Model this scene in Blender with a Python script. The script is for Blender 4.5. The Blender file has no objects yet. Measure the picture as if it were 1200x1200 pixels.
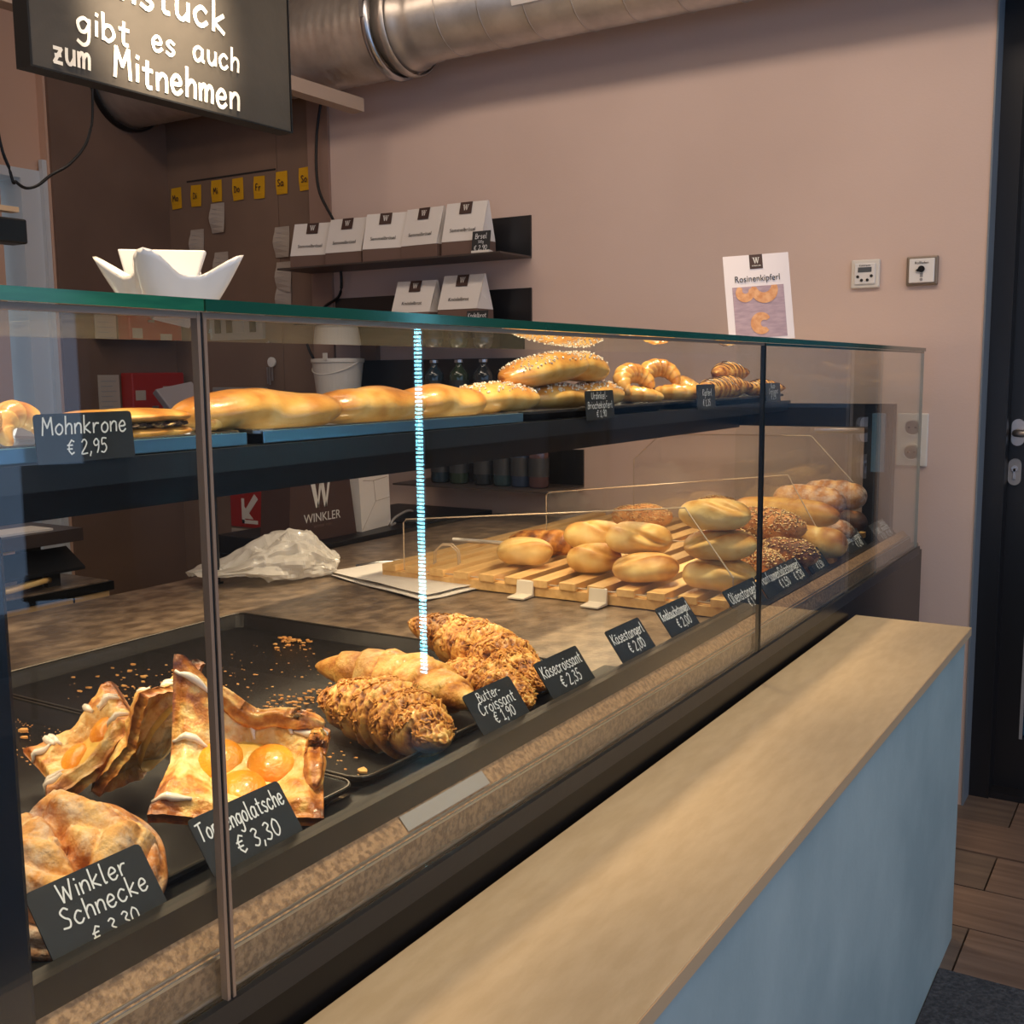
import bpy, math, random
from math import sin, cos, pi, exp, sqrt, radians
from mathutils import Vector, Matrix, noise
sc = bpy.context.scene
COL = sc.collection
RND = random.Random(7)

# ------------------------------------------------------------------ camera
def cam_matrix(loc, yaw, pitch, roll):
    cy, sy, cp, sp = cos(yaw), sin(yaw), cos(pitch), sin(pitch)
    f = Vector((-sy*cp, cy*cp, sp)); r0 = Vector((cy, sy, 0)); u0 = r0.cross(f)
    r = r0*cos(roll)+u0*sin(roll); u = u0*cos(roll)-r0*sin(roll)
    m = Matrix.Identity(4)
    for i in range(3):
        m[i][0] = r[i]; m[i][1] = u[i]; m[i][2] = -f[i]; m[i][3] = loc[i]
    return m
cd = bpy.data.cameras.new('camera'); cam = bpy.data.objects.new('camera', cd); COL.objects.link(cam)
cam.matrix_world = cam_matrix((0, 0, 1.25), .5577, -.1281, -.0092)
cd.sensor_width = 36; cd.lens = 1269.2/1200*36; cd.clip_start = .02
sc.camera = cam

# ------------------------------------------------------------------ light and exposure
sc.view_settings.view_transform = 'Standard'
sc.view_settings.look = 'None'
sc.view_settings.gamma = 1
sc.view_settings.use_curve_mapping = False
sc.view_settings.exposure = 0.0
sc.cycles.transparent_max_bounces = 32
sc.cycles.max_bounces = 10
w = bpy.data.worlds.new('world'); sc.world = w; w.use_nodes = True
w.node_tree.nodes['Background'].inputs[0].default_value = (.42, .62, .96, 1)
w.node_tree.nodes['Background'].inputs[1].default_value = 1.4

def area(name, loc, target, size, size_y, power, color):
    l = bpy.data.lights.new(name, 'AREA'); l.shape = 'RECTANGLE'; l.size = size; l.size_y = size_y
    l.energy = power; l.color = color
    o = bpy.data.objects.new(name, l); COL.objects.link(o); o.location = loc
    o.rotation_euler = (Vector(target)-Vector(loc)).to_track_quat('-Z', 'Y').to_euler(); return o
def spot(name, loc, target, power, color, angle, blend=.6, rad=.05):
    l = bpy.data.lights.new(name, 'SPOT'); l.energy = power; l.color = color
    l.spot_size = radians(angle); l.spot_blend = blend; l.shadow_soft_size = rad
    o = bpy.data.objects.new(name, l); COL.objects.link(o); o.location = loc
    o.rotation_euler = (Vector(target)-Vector(loc)).to_track_quat('-Z', 'Y').to_euler(); return o
WARM = (1, .75, .47)
SOFT = (1, .80, .63)
for i, (x, y, p) in enumerate([(-.85, .45, 230), (-.85, 1.20, 235), (-.85, 1.95, 235), (-.85, 2.65, 230)]):
    spot('counter_spotlight', (x, y, 2.86), (x-.30, y, .8), p, WARM, 44, .8)
area('shelf_fill_light', (-1.21, 1.3, 1.080), (-1.21, 1.3, 0), .10, 3.2, 12, WARM)  # added light hidden under the shelf beam to brighten the rack
area('wall_fill_light', (-1.3, 1.9, 2.92), (-1.35, 3.25, 1.3), 2.4, .25, 21, SOFT)  # unseen light put in to lift the back wall
spot('sign_spotlight', (-.46, .82, 2.2), (-1.1, .955, 1.705), 420, (1, .80, .55), 19, 1.0, .02)
area('customer_fill_light', (.9, 1.0, 2.93), (.9, 1.0, 0), 2.2, 2.6, 46, SOFT)  # general warm fill over the customer side, added without a fixture
area('kitchen_ceiling_light', (-2.9, 0.6, 2.93), (-2.9, .6, 0), 1.2, 1.2, 12, SOFT)

# ------------------------------------------------------------------ materials
def new_mat(name):
    m = bpy.data.materials.new(name); m.use_nodes = True
    nt = m.node_tree; nt.nodes.clear()
    out = nt.nodes.new('ShaderNodeOutputMaterial'); return m, nt, out
def N(nt, typ, **kw):
    n = nt.nodes.new(typ)
    for k, v in kw.items():
        if k in n.inputs: n.inputs[k].default_value = v
        else: setattr(n, k, v)
    return n
def c4(c): return (c[0], c[1], c[2], 1)
def lin(r, g, b):
    return tuple((v/255/12.92 if v/255 <= .04045 else ((v/255+.055)/1.055)**2.4) for v in (r, g, b))
MATS = {}
def pmat(name, col, rough=.5, metal=0, col2=None, scale=20, bump=0, bscale=60, stretch=(1, 1, 1), detail=4, coat=0, lo=.35, hi=.65, trans=0, spec=None, coords='Object'):
    if name in MATS: return MATS[name]
    m, nt, out = new_mat(name)
    b = N(nt, 'ShaderNodeBsdfPrincipled', Roughness=rough, Metallic=metal)
    b.inputs['Base Color'].default_value = c4(col)
    if coat: b.inputs['Coat Weight'].default_value = coat; b.inputs['Coat Roughness'].default_value = .12
    if trans: b.inputs['Transmission Weight'].default_value = trans
    if spec is not None: b.inputs['Specular IOR Level'].default_value = spec
    nt.links.new(b.outputs[0], out.inputs[0])
    tc = N(nt, 'ShaderNodeTexCoord'); mp = N(nt, 'ShaderNodeMapping'); mp.inputs['Scale'].default_value = stretch
    nt.links.new(tc.outputs[coords], mp.inputs[0])
    if col2 is not None:
        no = N(nt, 'ShaderNodeTexNoise', Scale=scale, Detail=detail); nt.links.new(mp.outputs[0], no.inputs['Vector'])
        cr = N(nt, 'ShaderNodeValToRGB'); cr.color_ramp.elements[0].position = lo; cr.color_ramp.elements[1].position = hi
        cr.color_ramp.elements[0].color = c4(col); cr.color_ramp.elements[1].color = c4(col2)
        nt.links.new(no.outputs[0], cr.inputs[0]); nt.links.new(cr.outputs[0], b.inputs['Base Color'])
    if bump:
        n2 = N(nt, 'ShaderNodeTexNoise', Scale=bscale, Detail=5.); nt.links.new(mp.outputs[0], n2.inputs['Vector'])
        bp = N(nt, 'ShaderNodeBump', Strength=bump, Distance=.01); nt.links.new(n2.outputs[0], bp.inputs['Height'])
        nt.links.new(bp.outputs[0], b.inputs['Normal'])
    MATS[name] = m; return m
def glass_mat(name, tint, ior=1.5, haze=0.0):
    # thin sheet: clear transmission plus Fresnel reflection (eta turned round on back faces)
    m, nt, out = new_mat(name)
    tr = N(nt, 'ShaderNodeBsdfTransparent'); tr.inputs[0].default_value = c4(tint)
    gl = N(nt, 'ShaderNodeBsdfGlossy', Roughness=0.0); gl.inputs[0].default_value = (1, 1, 1, 1)
    ge = N(nt, 'ShaderNodeNewGeometry'); mi = N(nt, 'ShaderNodeMapRange')
    mi.inputs['To Min'].default_value = ior; mi.inputs['To Max'].default_value = 1/ior
    nt.links.new(ge.outputs['Backfacing'], mi.inputs[0])
    fr = N(nt, 'ShaderNodeFresnel'); nt.links.new(mi.outputs[0], fr.inputs['IOR'])
    mx = N(nt, 'ShaderNodeMixShader'); nt.links.new(fr.outputs[0], mx.inputs[0])
    nt.links.new(tr.outputs[0], mx.inputs[1]); nt.links.new(gl.outputs[0], mx.inputs[2])
    last = mx
    if haze:
        di = N(nt, 'ShaderNodeBsdfDiffuse'); di.inputs[0].default_value = (.8, .8, .8, 1)
        tc = N(nt, 'ShaderNodeTexCoord')
        no = N(nt, 'ShaderNodeTexNoise', Scale=9., Detail=6.); nt.links.new(tc.outputs['Object'], no.inputs['Vector'])
        ma = N(nt, 'ShaderNodeMath', operation='MULTIPLY'); ma.inputs[1].default_value = haze
        nt.links.new(no.outputs[0], ma.inputs[0])
        m2 = N(nt, 'ShaderNodeMixShader'); nt.links.new(ma.outputs[0], m2.inputs[0])
        nt.links.new(mx.outputs[0], m2.inputs[1]); nt.links.new(di.outputs[0], m2.inputs[2]); last = m2
    nt.links.new(last.outputs[0], out.inputs[0]); MATS[name] = m; return m
def emit_mat(name, col, s):
    m, nt, out = new_mat(name); e = N(nt, 'ShaderNodeEmission', Strength=s); e.inputs[0].default_value = c4(col)
    nt.links.new(e.outputs[0], out.inputs[0]); MATS[name] = m; return m
def crust(name, cols, rough=.5, coat=0, bump=.25, bscale=220, flour=0, mott=.35, mscale=45, sss=.0):
    # baking tone from the attribute 'tone' plus mottling; optional dusting of flour or sugar
    m, nt, out = new_mat(name)
    b = N(nt, 'ShaderNodeBsdfPrincipled', Roughness=rough)
    b.inputs['Coat Weight'].default_value = coat; b.inputs['Coat Roughness'].default_value = .15
    nt.links.new(b.outputs[0], out.inputs[0])
    at = N(nt, 'ShaderNodeAttribute'); at.attribute_name = 'tone'
    tc = N(nt, 'ShaderNodeTexCoord')
    no = N(nt, 'ShaderNodeTexNoise', Scale=float(mscale), Detail=6.); nt.links.new(tc.outputs['Object'], no.inputs['Vector'])
    mr = N(nt, 'ShaderNodeMapRange'); mr.inputs['From Min'].default_value = .3; mr.inputs['From Max'].default_value = .7
    mr.inputs['To Min'].default_value = -mott/2; mr.inputs['To Max'].default_value = mott/2
    nt.links.new(no.outputs[0], mr.inputs[0])
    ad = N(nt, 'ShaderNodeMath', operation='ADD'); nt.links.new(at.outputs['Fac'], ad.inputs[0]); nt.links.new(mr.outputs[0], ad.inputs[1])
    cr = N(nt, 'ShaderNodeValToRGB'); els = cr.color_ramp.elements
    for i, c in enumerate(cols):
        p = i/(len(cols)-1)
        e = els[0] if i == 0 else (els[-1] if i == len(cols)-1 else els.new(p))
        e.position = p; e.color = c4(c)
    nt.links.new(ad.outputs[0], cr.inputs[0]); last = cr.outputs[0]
    if flour:
        n3 = N(nt, 'ShaderNodeTexNoise', Scale=38., Detail=8., Roughness=.75); nt.links.new(tc.outputs['Object'], n3.inputs['Vector'])
        m3 = N(nt, 'ShaderNodeMapRange'); m3.inputs['From Min'].default_value = .45; m3.inputs['From Max'].default_value = .72
        m3.inputs['To Max'].default_value = flour
        nt.links.new(n3.outputs[0], m3.inputs[0])
        mx = N(nt, 'ShaderNodeMix', data_type='RGBA'); nt.links.new(m3.outputs[0], mx.inputs[0])
        nt.links.new(last, mx.inputs[6]); mx.inputs[7].default_value = (.86, .80, .72, 1); last = mx.outputs[2]
    nt.links.new(last, b.inputs['Base Color'])
    n2 = N(nt, 'ShaderNodeTexNoise', Scale=float(bscale), Detail=5.); nt.links.new(tc.outputs['Object'], n2.inputs['Vector'])
    bp = N(nt, 'ShaderNodeBump', Strength=bump, Distance=.004); nt.links.new(n2.outputs[0], bp.inputs['Height'])
    nt.links.new(bp.outputs[0], b.inputs['Normal'])
    MATS[name] = m; return m

M_wall = pmat('painted_wall', lin(214, 190, 178), .85, col2=lin(206, 182, 170), scale=1.5, bump=.05, bscale=180)
M_cream = pmat('kitchen_wall_paint', lin(196, 160, 138), .8, bump=.04)
M_brown = pmat('brown_panel', lin(132, 108, 92), .55, col2=lin(120, 98, 84), scale=3)
M_brown2 = pmat('brown_panel_dark', lin(118, 94, 80), .5, col2=lin(106, 84, 72), scale=3)
M_ceil = pmat('ceiling_paint', lin(150, 138, 128), .9)
M_black = pmat('black_gloss', (.010, .009, .009), .26, spec=.25)
M_blacks = pmat('black_satin', (.008, .008, .009), .38, spec=.3)
M_bmetal = pmat('black_metal', (.016, .017, .02), .3, bump=.02)
M_tray = pmat('enamel_tray', (.012, .011, .011), .26, bump=.35, bscale=900)
M_stone = pmat('brown_stone_worktop', lin(94, 80, 68), .30, col2=lin(150, 130, 110), scale=22, detail=12, bump=.12, bscale=90, stretch=(1.4, 1, 1), lo=.38, hi=.72)
M_ledge = pmat('oak_look_board', lin(198, 175, 139), .42, col2=lin(207, 185, 150), scale=14, stretch=(5, 1.2, 1), detail=8, bump=.05, bscale=40)
M_ledge_e = pmat('oak_board_edge', lin(206, 172, 134), .4)  # lighter colour carries the highlight along the board edge
M_panel = pmat('concrete_look_panel', lin(176, 190, 190), .6, col2=lin(156, 172, 174), scale=4, detail=9, bump=.05)
M_steel = pmat('brushed_steel', (.55, .55, .57), .28, 1)
M_galv = pmat('galvanised_duct', (.62, .56, .50), .38, .7, col2=(.48, .43, .38), scale=12, detail=6, bump=.1, bscale=25)
M_white = pmat('white_ceramic', (.80, .78, .76), .15, coat=.4)
M_plast = pmat('white_plastic', (.72, .68, .62), .4)
M_grey = pmat('grey_plastic', (.30, .29, .29), .4)
M_paper = pmat('white_paper', (.74, .70, .66), .75, bump=.2, bscale=18)
M_kraft = pmat('brown_paper', lin(112, 88, 78), .75, bump=.15, bscale=20)
M_dbrown = pmat('dark_brown_print', lin(66, 44, 38), .6)
M_ink = pmat('black_ink', (.02, .018, .017), .7)
M_yellow = pmat('yellow_note', lin(214, 160, 12), .8)
M_slip = pmat('order_slip', lin(176, 164, 152), .8)
M_red = pmat('red_enamel', lin(160, 32, 22), .35)
M_card = pmat('slate_card', (.018, .021, .025), .5)
M_chalk = pmat('chalk_ink', (.80, .82, .84), .7)
M_chalkw = pmat('chalk_paint', (.66, .64, .60), .7)
M_board = pmat('blackboard', (.030, .026, .022), .42, col2=(.050, .043, .037), scale=5, detail=9, bump=.05)
M_slat = pmat('beech_slat', lin(242, 200, 136), .5, col2=lin(222, 176, 112), scale=10, stretch=(6, .7, 6), detail=6)
M_plank = pmat('floor_oak', lin(104, 84, 72), .45, col2=lin(128, 106, 92), scale=5, stretch=(.6, 8, 1), detail=8, bump=.05)
M_plank2 = pmat('floor_oak_grey', lin(92, 78, 70), .45, col2=lin(112, 96, 84), scale=5, stretch=(.6, 8, 1), detail=8, bump=.05)
M_carpet = pmat('entrance_mat', (.028, .033, .045), .95, col2=(.08, .085, .10), scale=120, bump=1, bscale=160)
M_edge = pmat('green_glass_edge', (.010, .085, .055), .12, coat=.5)
M_edge1 = pmat('green_glass_edge_bright', (.030, .23, .115), .12, col2=(.012, .12, .07), scale=9, stretch=(1, 1, 8), coat=.5)
M_bevel = pmat('ground_glass_edge', lin(150, 124, 104), .3)
M_bevd = pmat('dark_seam', (.01, .012, .012), .3)
M_glass = glass_mat('display_glass', (.965, .98, .972), 1.40, haze=.004)
M_topglass = glass_mat('top_glass', (.93, .965, .95), 1.52, haze=.008)
M_acryl = glass_mat('acrylic', (.985, .985, .98), 1.49, haze=.012)
M_acedge = pmat('acrylic_edge', lin(205, 185, 160), .2)
M_led = emit_mat('led_light', (.25, .80, 1.0), 34)
M_daypane = emit_mat('daylit_pane', (.62, .80, .95), .95)

# ------------------------------------------------------------------ mesh helpers
class MB:
    def __init__(s): s.v = []; s.f = []; s.t = None
    def box(s, x0, x1, y0, y1, z0, z1, M=None):
        b = len(s.v); P = [(x, y, z) for z in (z0, z1) for y in (y0, y1) for x in (x0, x1)]
        if M is not None: P = [tuple(M @ Vector(p)) for p in P]
        s.v += P
        s.f += [tuple(b+i for i in q) for q in ((0, 2, 3, 1), (4, 5, 7, 6), (0, 1, 5, 4), (2, 6, 7, 3), (0, 4, 6, 2), (1, 3, 7, 5))]
        return s
    def prism(s, pts, axis, a, b):   # polygon in the plane across axis, from a to b
        n = len(pts); k = len(s.v)
        for q in (a, b):
            for (u, v) in pts:
                s.v.append({'x': (q, u, v), 'y': (u, q, v), 'z': (u, v, q)}[axis])
        s.f.append(tuple(k+i for i in range(n))[::-1]); s.f.append(tuple(k+n+i for i in range(n)))
        for i in range(n):
            j = (i+1) % n; s.f.append((k+i, k+j, k+n+j, k+n+i))
        return s
    def tube(s, pts, r, n=8, closed=False, caps=True):
        k0 = len(s.v); pts = [Vector(p) for p in pts]; m = len(pts)
        for i, p in enumerate(pts):
            a = pts[(i-1) % m] if (closed or i > 0) else p; c = pts[(i+1) % m] if (closed or i < m-1) else p
            d = (c-a).normalized(); up = Vector((0, 0, 1)) if abs(d.z) < .95 else Vector((1, 0, 0))
            u = d.cross(up).normalized(); w_ = u.cross(d)
            rr = r(i/(m-1)) if callable(r) else r
            for j in range(n):
                t = 2*pi*j/n; s.v.append(tuple(p+u*cos(t)*rr+w_*sin(t)*rr))
        for i in range(m if closed else m-1):
            for j in range(n):
                a = k0+i*n+j; b = k0+i*n+(j+1) % n; c = k0+((i+1) % m)*n+(j+1) % n; d = k0+((i+1) % m)*n+j
                s.f.append((a, d, c, b))
        if caps and not closed:
            s.f.append(tuple(k0+j for j in range(n))); s.f.append(tuple(k0+(m-1)*n+j for j in range(n))[::-1])
        return s
    def lathe(s, prof, n=32, M=None, cap0=True, cap1=True):   # prof (r,z)
        k = len(s.v)
        for (r, z) in prof:
            for j in range(n):
                p = Vector((r*cos(2*pi*j/n), r*sin(2*pi*j/n), z)); s.v.append(tuple(M @ p if M is not None else p))
        for i in range(len(prof)-1):
            for j in range(n):
                a = k+i*n+j; b = k+i*n+(j+1) % n; s.f.append((a, b, b+n, a+n))
        if cap0: s.f.append(tuple(k+j for j in range(n))[::-1])
        if cap1: s.f.append(tuple(k+(len(prof)-1)*n+j for j in range(n)))
        return s
    def build(s, name, mat, parent=None, smooth=False, bevel=0, loc=None):
        me = bpy.data.meshes.new(name); me.from_pydata([tuple(p) for p in s.v], [], s.f); me.update()
        if s.t is not None:
            at = me.attributes.new('tone', 'FLOAT', 'POINT'); at.data.foreach_set('value', s.t)
        for m in (mat if isinstance(mat, (list, tuple)) else [mat]): me.materials.append(m)
        if smooth: me.polygons.foreach_set('use_smooth', [True]*len(me.polygons))
        o = bpy.data.objects.new(name, me); COL.objects.link(o)
        if parent is not None: o.parent = parent
        if loc is not None: o.location = loc
        if bevel:
            b = o.modifiers.new('bevel', 'BEVEL'); b.width = bevel; b.segments = 2; b.limit_method = 'ANGLE'
        return o
def tag(o, label, cat, group=None):
    o['label'] = label; o['category'] = cat
    if group: o['group'] = group
    return o
def thing(name, label, cat, loc=(0, 0, 0), rot=(0, 0, 0), group=None):
    o = bpy.data.objects.new(name, None); COL.objects.link(o); o.location = loc; o.rotation_euler = rot
    o.empty_display_size = .05; return tag(o, label, cat, group)
def struct(name, mb, mat, **k):
    o = mb.build(name, mat, **k); o['kind'] = 'structure'; return o
def stuff(o): o['kind'] = 'stuff'; return o

# ------------------------------------------------------------------ lettering
G = {
'a': ['.85,.9 .5,1.05 .1,.75 .1,.2 .4,-.05 .8,.3 .88,.95', '.88,.95 .86,.15 1.05,0'], 'b': ['.1,1.8 .12,0', '.12,.2 .5,-.05 .9,.4 .7,.95 .35,1 .12,.7'],
'c': ['.85,.85 .5,1.05 .1,.6 .25,.05 .6,-.05 .9,.2'], 'd': ['.85,1.8 .85,0', '.85,.3 .45,-.05 .08,.4 .3,.98 .85,.85'],
'e': ['.12,.5 .8,.6 .7,1 .4,1.05 .1,.6 .25,.05 .6,-.05 .9,.2'], 'f': ['.85,1.7 .55,1.8 .4,1.4 .38,0', '.1,1 .75,1'],
'g': ['.85,.85 .5,1.05 .1,.7 .25,.15 .6,.15 .85,.6', '.88,1 .85,-.4 .5,-.8 .1,-.6'], 'h': ['.12,1.8 .12,0', '.12,.6 .45,1.02 .8,.85 .82,0'],
'i': ['.2,1 .2,.05', '.2,1.45 .22,1.55'], 'k': ['.12,1.8 .12,0', '.8,1.05 .15,.5 .85,-.02'], 'l': ['.2,1.8 .18,.1 .4,0'],
'm': ['.1,1 .12,0', '.12,.65 .4,1.02 .6,.8 .6,0', '.6,.65 .9,1.02 1.15,.8 1.15,0'], 'n': ['.1,1 .12,0', '.12,.6 .45,1.02 .8,.85 .82,0'],
'o': ['.5,1.03 .12,.7 .15,.2 .5,-.03 .85,.3 .82,.8 .5,1.03'], 'p': ['.12,1 .1,-.75', '.12,.75 .5,1.05 .88,.6 .6,.02 .15,.2'],
'r': ['.12,1 .14,0', '.14,.55 .4,.95 .75,.95'], 's': ['.75,.9 .45,1.05 .15,.8 .4,.55 .75,.3 .5,-.05 .1,.1'], 't': ['.4,1.55 .38,.15 .7,0', '.08,1.05 .75,1.05'],
'u': ['.12,1 .15,.2 .5,-.03 .82,.4', '.85,1 .85,0'], 'z': ['.12,1 .8,1 .15,.02 .85,0', '.25,.5 .72,.55'], 'ü': ['.12,1 .15,.2 .5,-.03 .82,.4', '.85,1 .85,0', '.3,1.4 .32,1.5', '.7,1.4 .72,1.5'],
'ä': ['.85,.9 .5,1.05 .1,.75 .1,.2 .4,-.05 .8,.3 .88,.95', '.88,.95 .86,.15 1.05,0', '.3,1.4 .32,1.5', '.7,1.4 .72,1.5'],
'ß': ['.12,-.1 .12,1.5 .5,1.8 .75,1.4 .4,1 .85,.6 .7,0 .35,0'],
'M': ['.1,0 .2,1.75 .65,.7 1.1,1.75 1.25,0'], 'W': ['.05,1.7 .35,0 .7,1.3 1.05,0 1.4,1.75'], 'S': ['.95,1.5 .6,1.75 .2,1.45 .45,.95 .85,.6 .7,.05 .1,.1'],
'T': ['.0,1.65 1.1,1.75', '.55,1.7 .5,0'], 'B': ['.12,1.7 .12,0', '.12,1.65 .7,1.65 .75,1.1 .2,.92', '.2,.92 .85,.75 .85,.1 .12,0'],
'C': ['.95,1.5 .6,1.75 .1,1.1 .2,.2 .6,-.03 1,.25'], 'K': ['.12,1.75 .12,0', '.95,1.75 .15,.8 1,0'], 'O': ['.6,1.75 .12,1.3 .12,.4 .6,0 1.08,.5 1.05,1.3 .6,1.75'],
'U': ['.1,1.7 .12,.4 .55,0 1,.4 1.05,1.7'], 'L': ['.15,1.7 .12,0 .85,.02'], 'H': ['.12,1.7 .12,0', '.95,1.7 .95,0', '.12,.9 .95,.95'], 'F': ['.12,0 .15,1.7 .9,1.7', '.14,.95 .7,.95'],
'D': ['.12,1.7 .12,0', '.12,1.7 .8,1.4 .95,.8 .7,.15 .12,0'], 'G': ['.95,1.5 .6,1.75 .1,1.1 .2,.2 .6,-.03 1,.3 1,.8 .6,.8'], 'Q': ['.6,1.75 .12,1.3 .12,.4 .6,0 1.08,.5 1.05,1.3 .6,1.75', '.7,.4 1.1,-.1'],
'N': ['.12,0 .12,1.7 .95,0 .98,1.7'], 'R': ['.12,1.7 .12,0', '.12,1.65 .8,1.6 .75,.95 .15,.85', '.35,.85 .9,0'],
'€': ['.95,1.5 .6,1.7 .25,1.2 .25,.4 .6,0 .95,.2', '.05,1.1 .75,1.1', '.05,.65 .7,.65'], ',': ['.25,.15 .1,-.35'], '-': ['.1,.6 .6,.6'], '.': ['.2,0 .22,.1'],
'0': ['.45,1.7 .1,1.2 .1,.45 .45,0 .85,.5 .82,1.3 .45,1.7'], '1': ['.1,1.3 .45,1.7 .45,0', '.15,0 .75,0'], '2': ['.12,1.4 .45,1.7 .8,1.35 .6,.8 .1,0 .9,.02'],
'3': ['.15,1.55 .5,1.7 .78,1.35 .4,.95 .82,.5 .5,0 .1,.15'], '4': ['.6,1.7 .1,.6 .9,.6', '.65,1 .65,0'], '5': ['.8,1.7 .25,1.7 .2,1 .6,1.05 .85,.5 .5,0 .1,.1'],
'9': ['.8,1.3 .5,1.7 .12,1.3 .3,.9 .7,1 .82,1.4', '.82,1.4 .8,.6 .6,0'],
}
def smooth_pts(P, k=4):
    if len(P) < 3: return P
    out = []
    for i in range(len(P)-1):
        a = P[max(i-1, 0)]; b = P[i]; c = P[i+1]; d = P[min(i+2, len(P)-1)]
        for j in range(k):
            t = j/k
            out.append(tuple(.5*((2*b[m])+(-a[m]+c[m])*t+(2*a[m]-5*b[m]+4*c[m]-d[m])*t*t+(-a[m]+3*b[m]-3*c[m]+d[m])*t**3) for m in (0, 1)))
    return out+[P[-1]]
SHARP = set('MWTKHLzk1€Nv')
def layout(text, xh, slant=.0, jit=0, seed=1, sp=.28):
    rn = random.Random(seed); x = 0; S = []
    for ch in text:
        if ch == ' ': x += .7; continue
        st = G.get(ch)
        if st is None: continue
        wd = 0; dy = rn.uniform(-jit, jit)
        for s_ in st:
            P = [tuple(float(q) for q in p.split(',')) for p in s_.split()]; wd = max(wd, max(p[0] for p in P))
            P = P if ch in SHARP else smooth_pts(P)
            S.append([((x+p[0]+slant*p[1])*xh, (p[1]+dy)*xh) for p in P])
        x += wd+sp
    return S, x*xh
def strokes_mb(mb, S, wd, M):   # flat pen strokes in the local xy plane
    for P in S:
        for i in range(len(P)-1):
            a = Vector((P[i][0], P[i][1], 0)); b = Vector((P[i+1][0], P[i+1][1], 0)); d = b-a
            if d.length < 1e-7: continue
            d.normalize(); n = Vector((-d.y, d.x, 0))*wd/2; e = d*wd*.3; k = len(mb.v)
            zz = Vector((0, 0, (len(mb.f) % 9)*3e-5))
            for q in (a-e-n, b+e-n, b+e+n, a-e+n): mb.v.append(tuple(M @ (q+zz)))
            mb.f.append((k, k+1, k+2, k+3))
def text_block(lines, width, M, wd=.1, parent=None, mat=None, name='lettering', slant=.08, seed=3):
    """lines: (text, x centre, baseline y, x-height or None, max width)"""
    mb = MB()
    for i, (t, xc, y, xh, mw) in enumerate(lines):
        S, L = layout(t, xh, slant, .03, seed+i)
        sx = min(1, mw/L) if mw else 1
        S = [[((p[0]-L/2)*sx+xc, p[1]+y) for p in P] for P in S]
        strokes_mb(mb, S, xh*wd*2, M)
    return mb.build(name, mat or M_chalk, parent)
def font_text(txt, size, mat, parent, M, name='lettering', squeeze=1):
    cu = bpy.data.curves.new('txt', 'FONT'); cu.body = txt; cu.size = size; cu.align_x = 'CENTER'; cu.extrude = .0002
    o = bpy.data.objects.new('txt', cu); COL.objects.link(o); bpy.context.view_layer.update()
    me = bpy.data.meshes.new_from_object(o.evaluated_get(bpy.context.evaluated_depsgraph_get()))
    bpy.data.objects.remove(o); me.name = name; me.transform(M @ Matrix.Diagonal((squeeze, 1, 1, 1)))
    me.materials.clear(); me.materials.append(mat)
    q = bpy.data.objects.new(name, me); COL.objects.link(q); q.parent = parent; return q
def serif_w(mb, M, s):
    # bold serif W: thick down-strokes, thin up-strokes, top serifs
    def quad(*p):
        k = len(mb.v); mb.v += [tuple(M @ Vector((a*s, b*s, 0))) for a, b in p]; mb.f.append(tuple(range(k, k+len(p))))
    quad((-.52, 1), (-.30, 1), (-.10, 0), (-.26, 0)); quad((-.20, 0), (-.12, 0), (.06, .85), (-.03, .95))
    quad((-.05, 1), (.14, 1), (.30, 0), (.16, 0)); quad((.20, 0), (.29, 0), (.52, 1), (.40, 1))
    quad((-.62, .95), (-.20, .95), (-.20, 1.02), (-.62, 1.02)); quad((.30, .95), (.62, .95), (.62, 1.02), (.30, 1.02)); quad((-.12, .96), (.2, .96), (.2, 1.02), (-.12, 1.02))
def face_y(x, y, z):   # text plane looking towards -Y: local x -> +X, local y -> +Z
    return Matrix(((1, 0, 0, x), (0, 0, -1, y), (0, 1, 0, z), (0, 0, 0, 1)))
def face_x(x, y, z):   # text plane looking towards +X: local x -> +Y
    return Matrix(((0, 0, 1, x), (1, 0, 0, y), (0, 1, 0, z), (0, 0, 0, 1)))
# ------------------------------------------------------------------ room
WY = 3.22   # face of the back wall
mb = MB(); mb.box(-2.8, -.485, WY, 3.62, 0, 2.95); struct('wall_back', mb, M_wall)
mb = MB(); mb.box(-.485, .62, WY, 3.62, 2.42, 2.95); mb.box(.62, 3.0, WY, 3.62, 0, 2.95); struct('wall_back_right', mb, pmat('dark_wall_cladding', (.02, .018, .018), .5))
mb = MB(); mb.box(-3.71, -2.8, WY+.024, 3.62, 0, 2.95); struct('wall_back_left', mb, M_cream)
mb = MB(); mb.box(-5.4, 3.8, -3.2, 3.7, -.12, -.02); struct('floor', mb, M_plank2)
mb = MB(); mb.box(-5.4, 3.8, -3.2, 3.7, 2.95, 3.05); struct('ceiling', mb, M_ceil)
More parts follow.
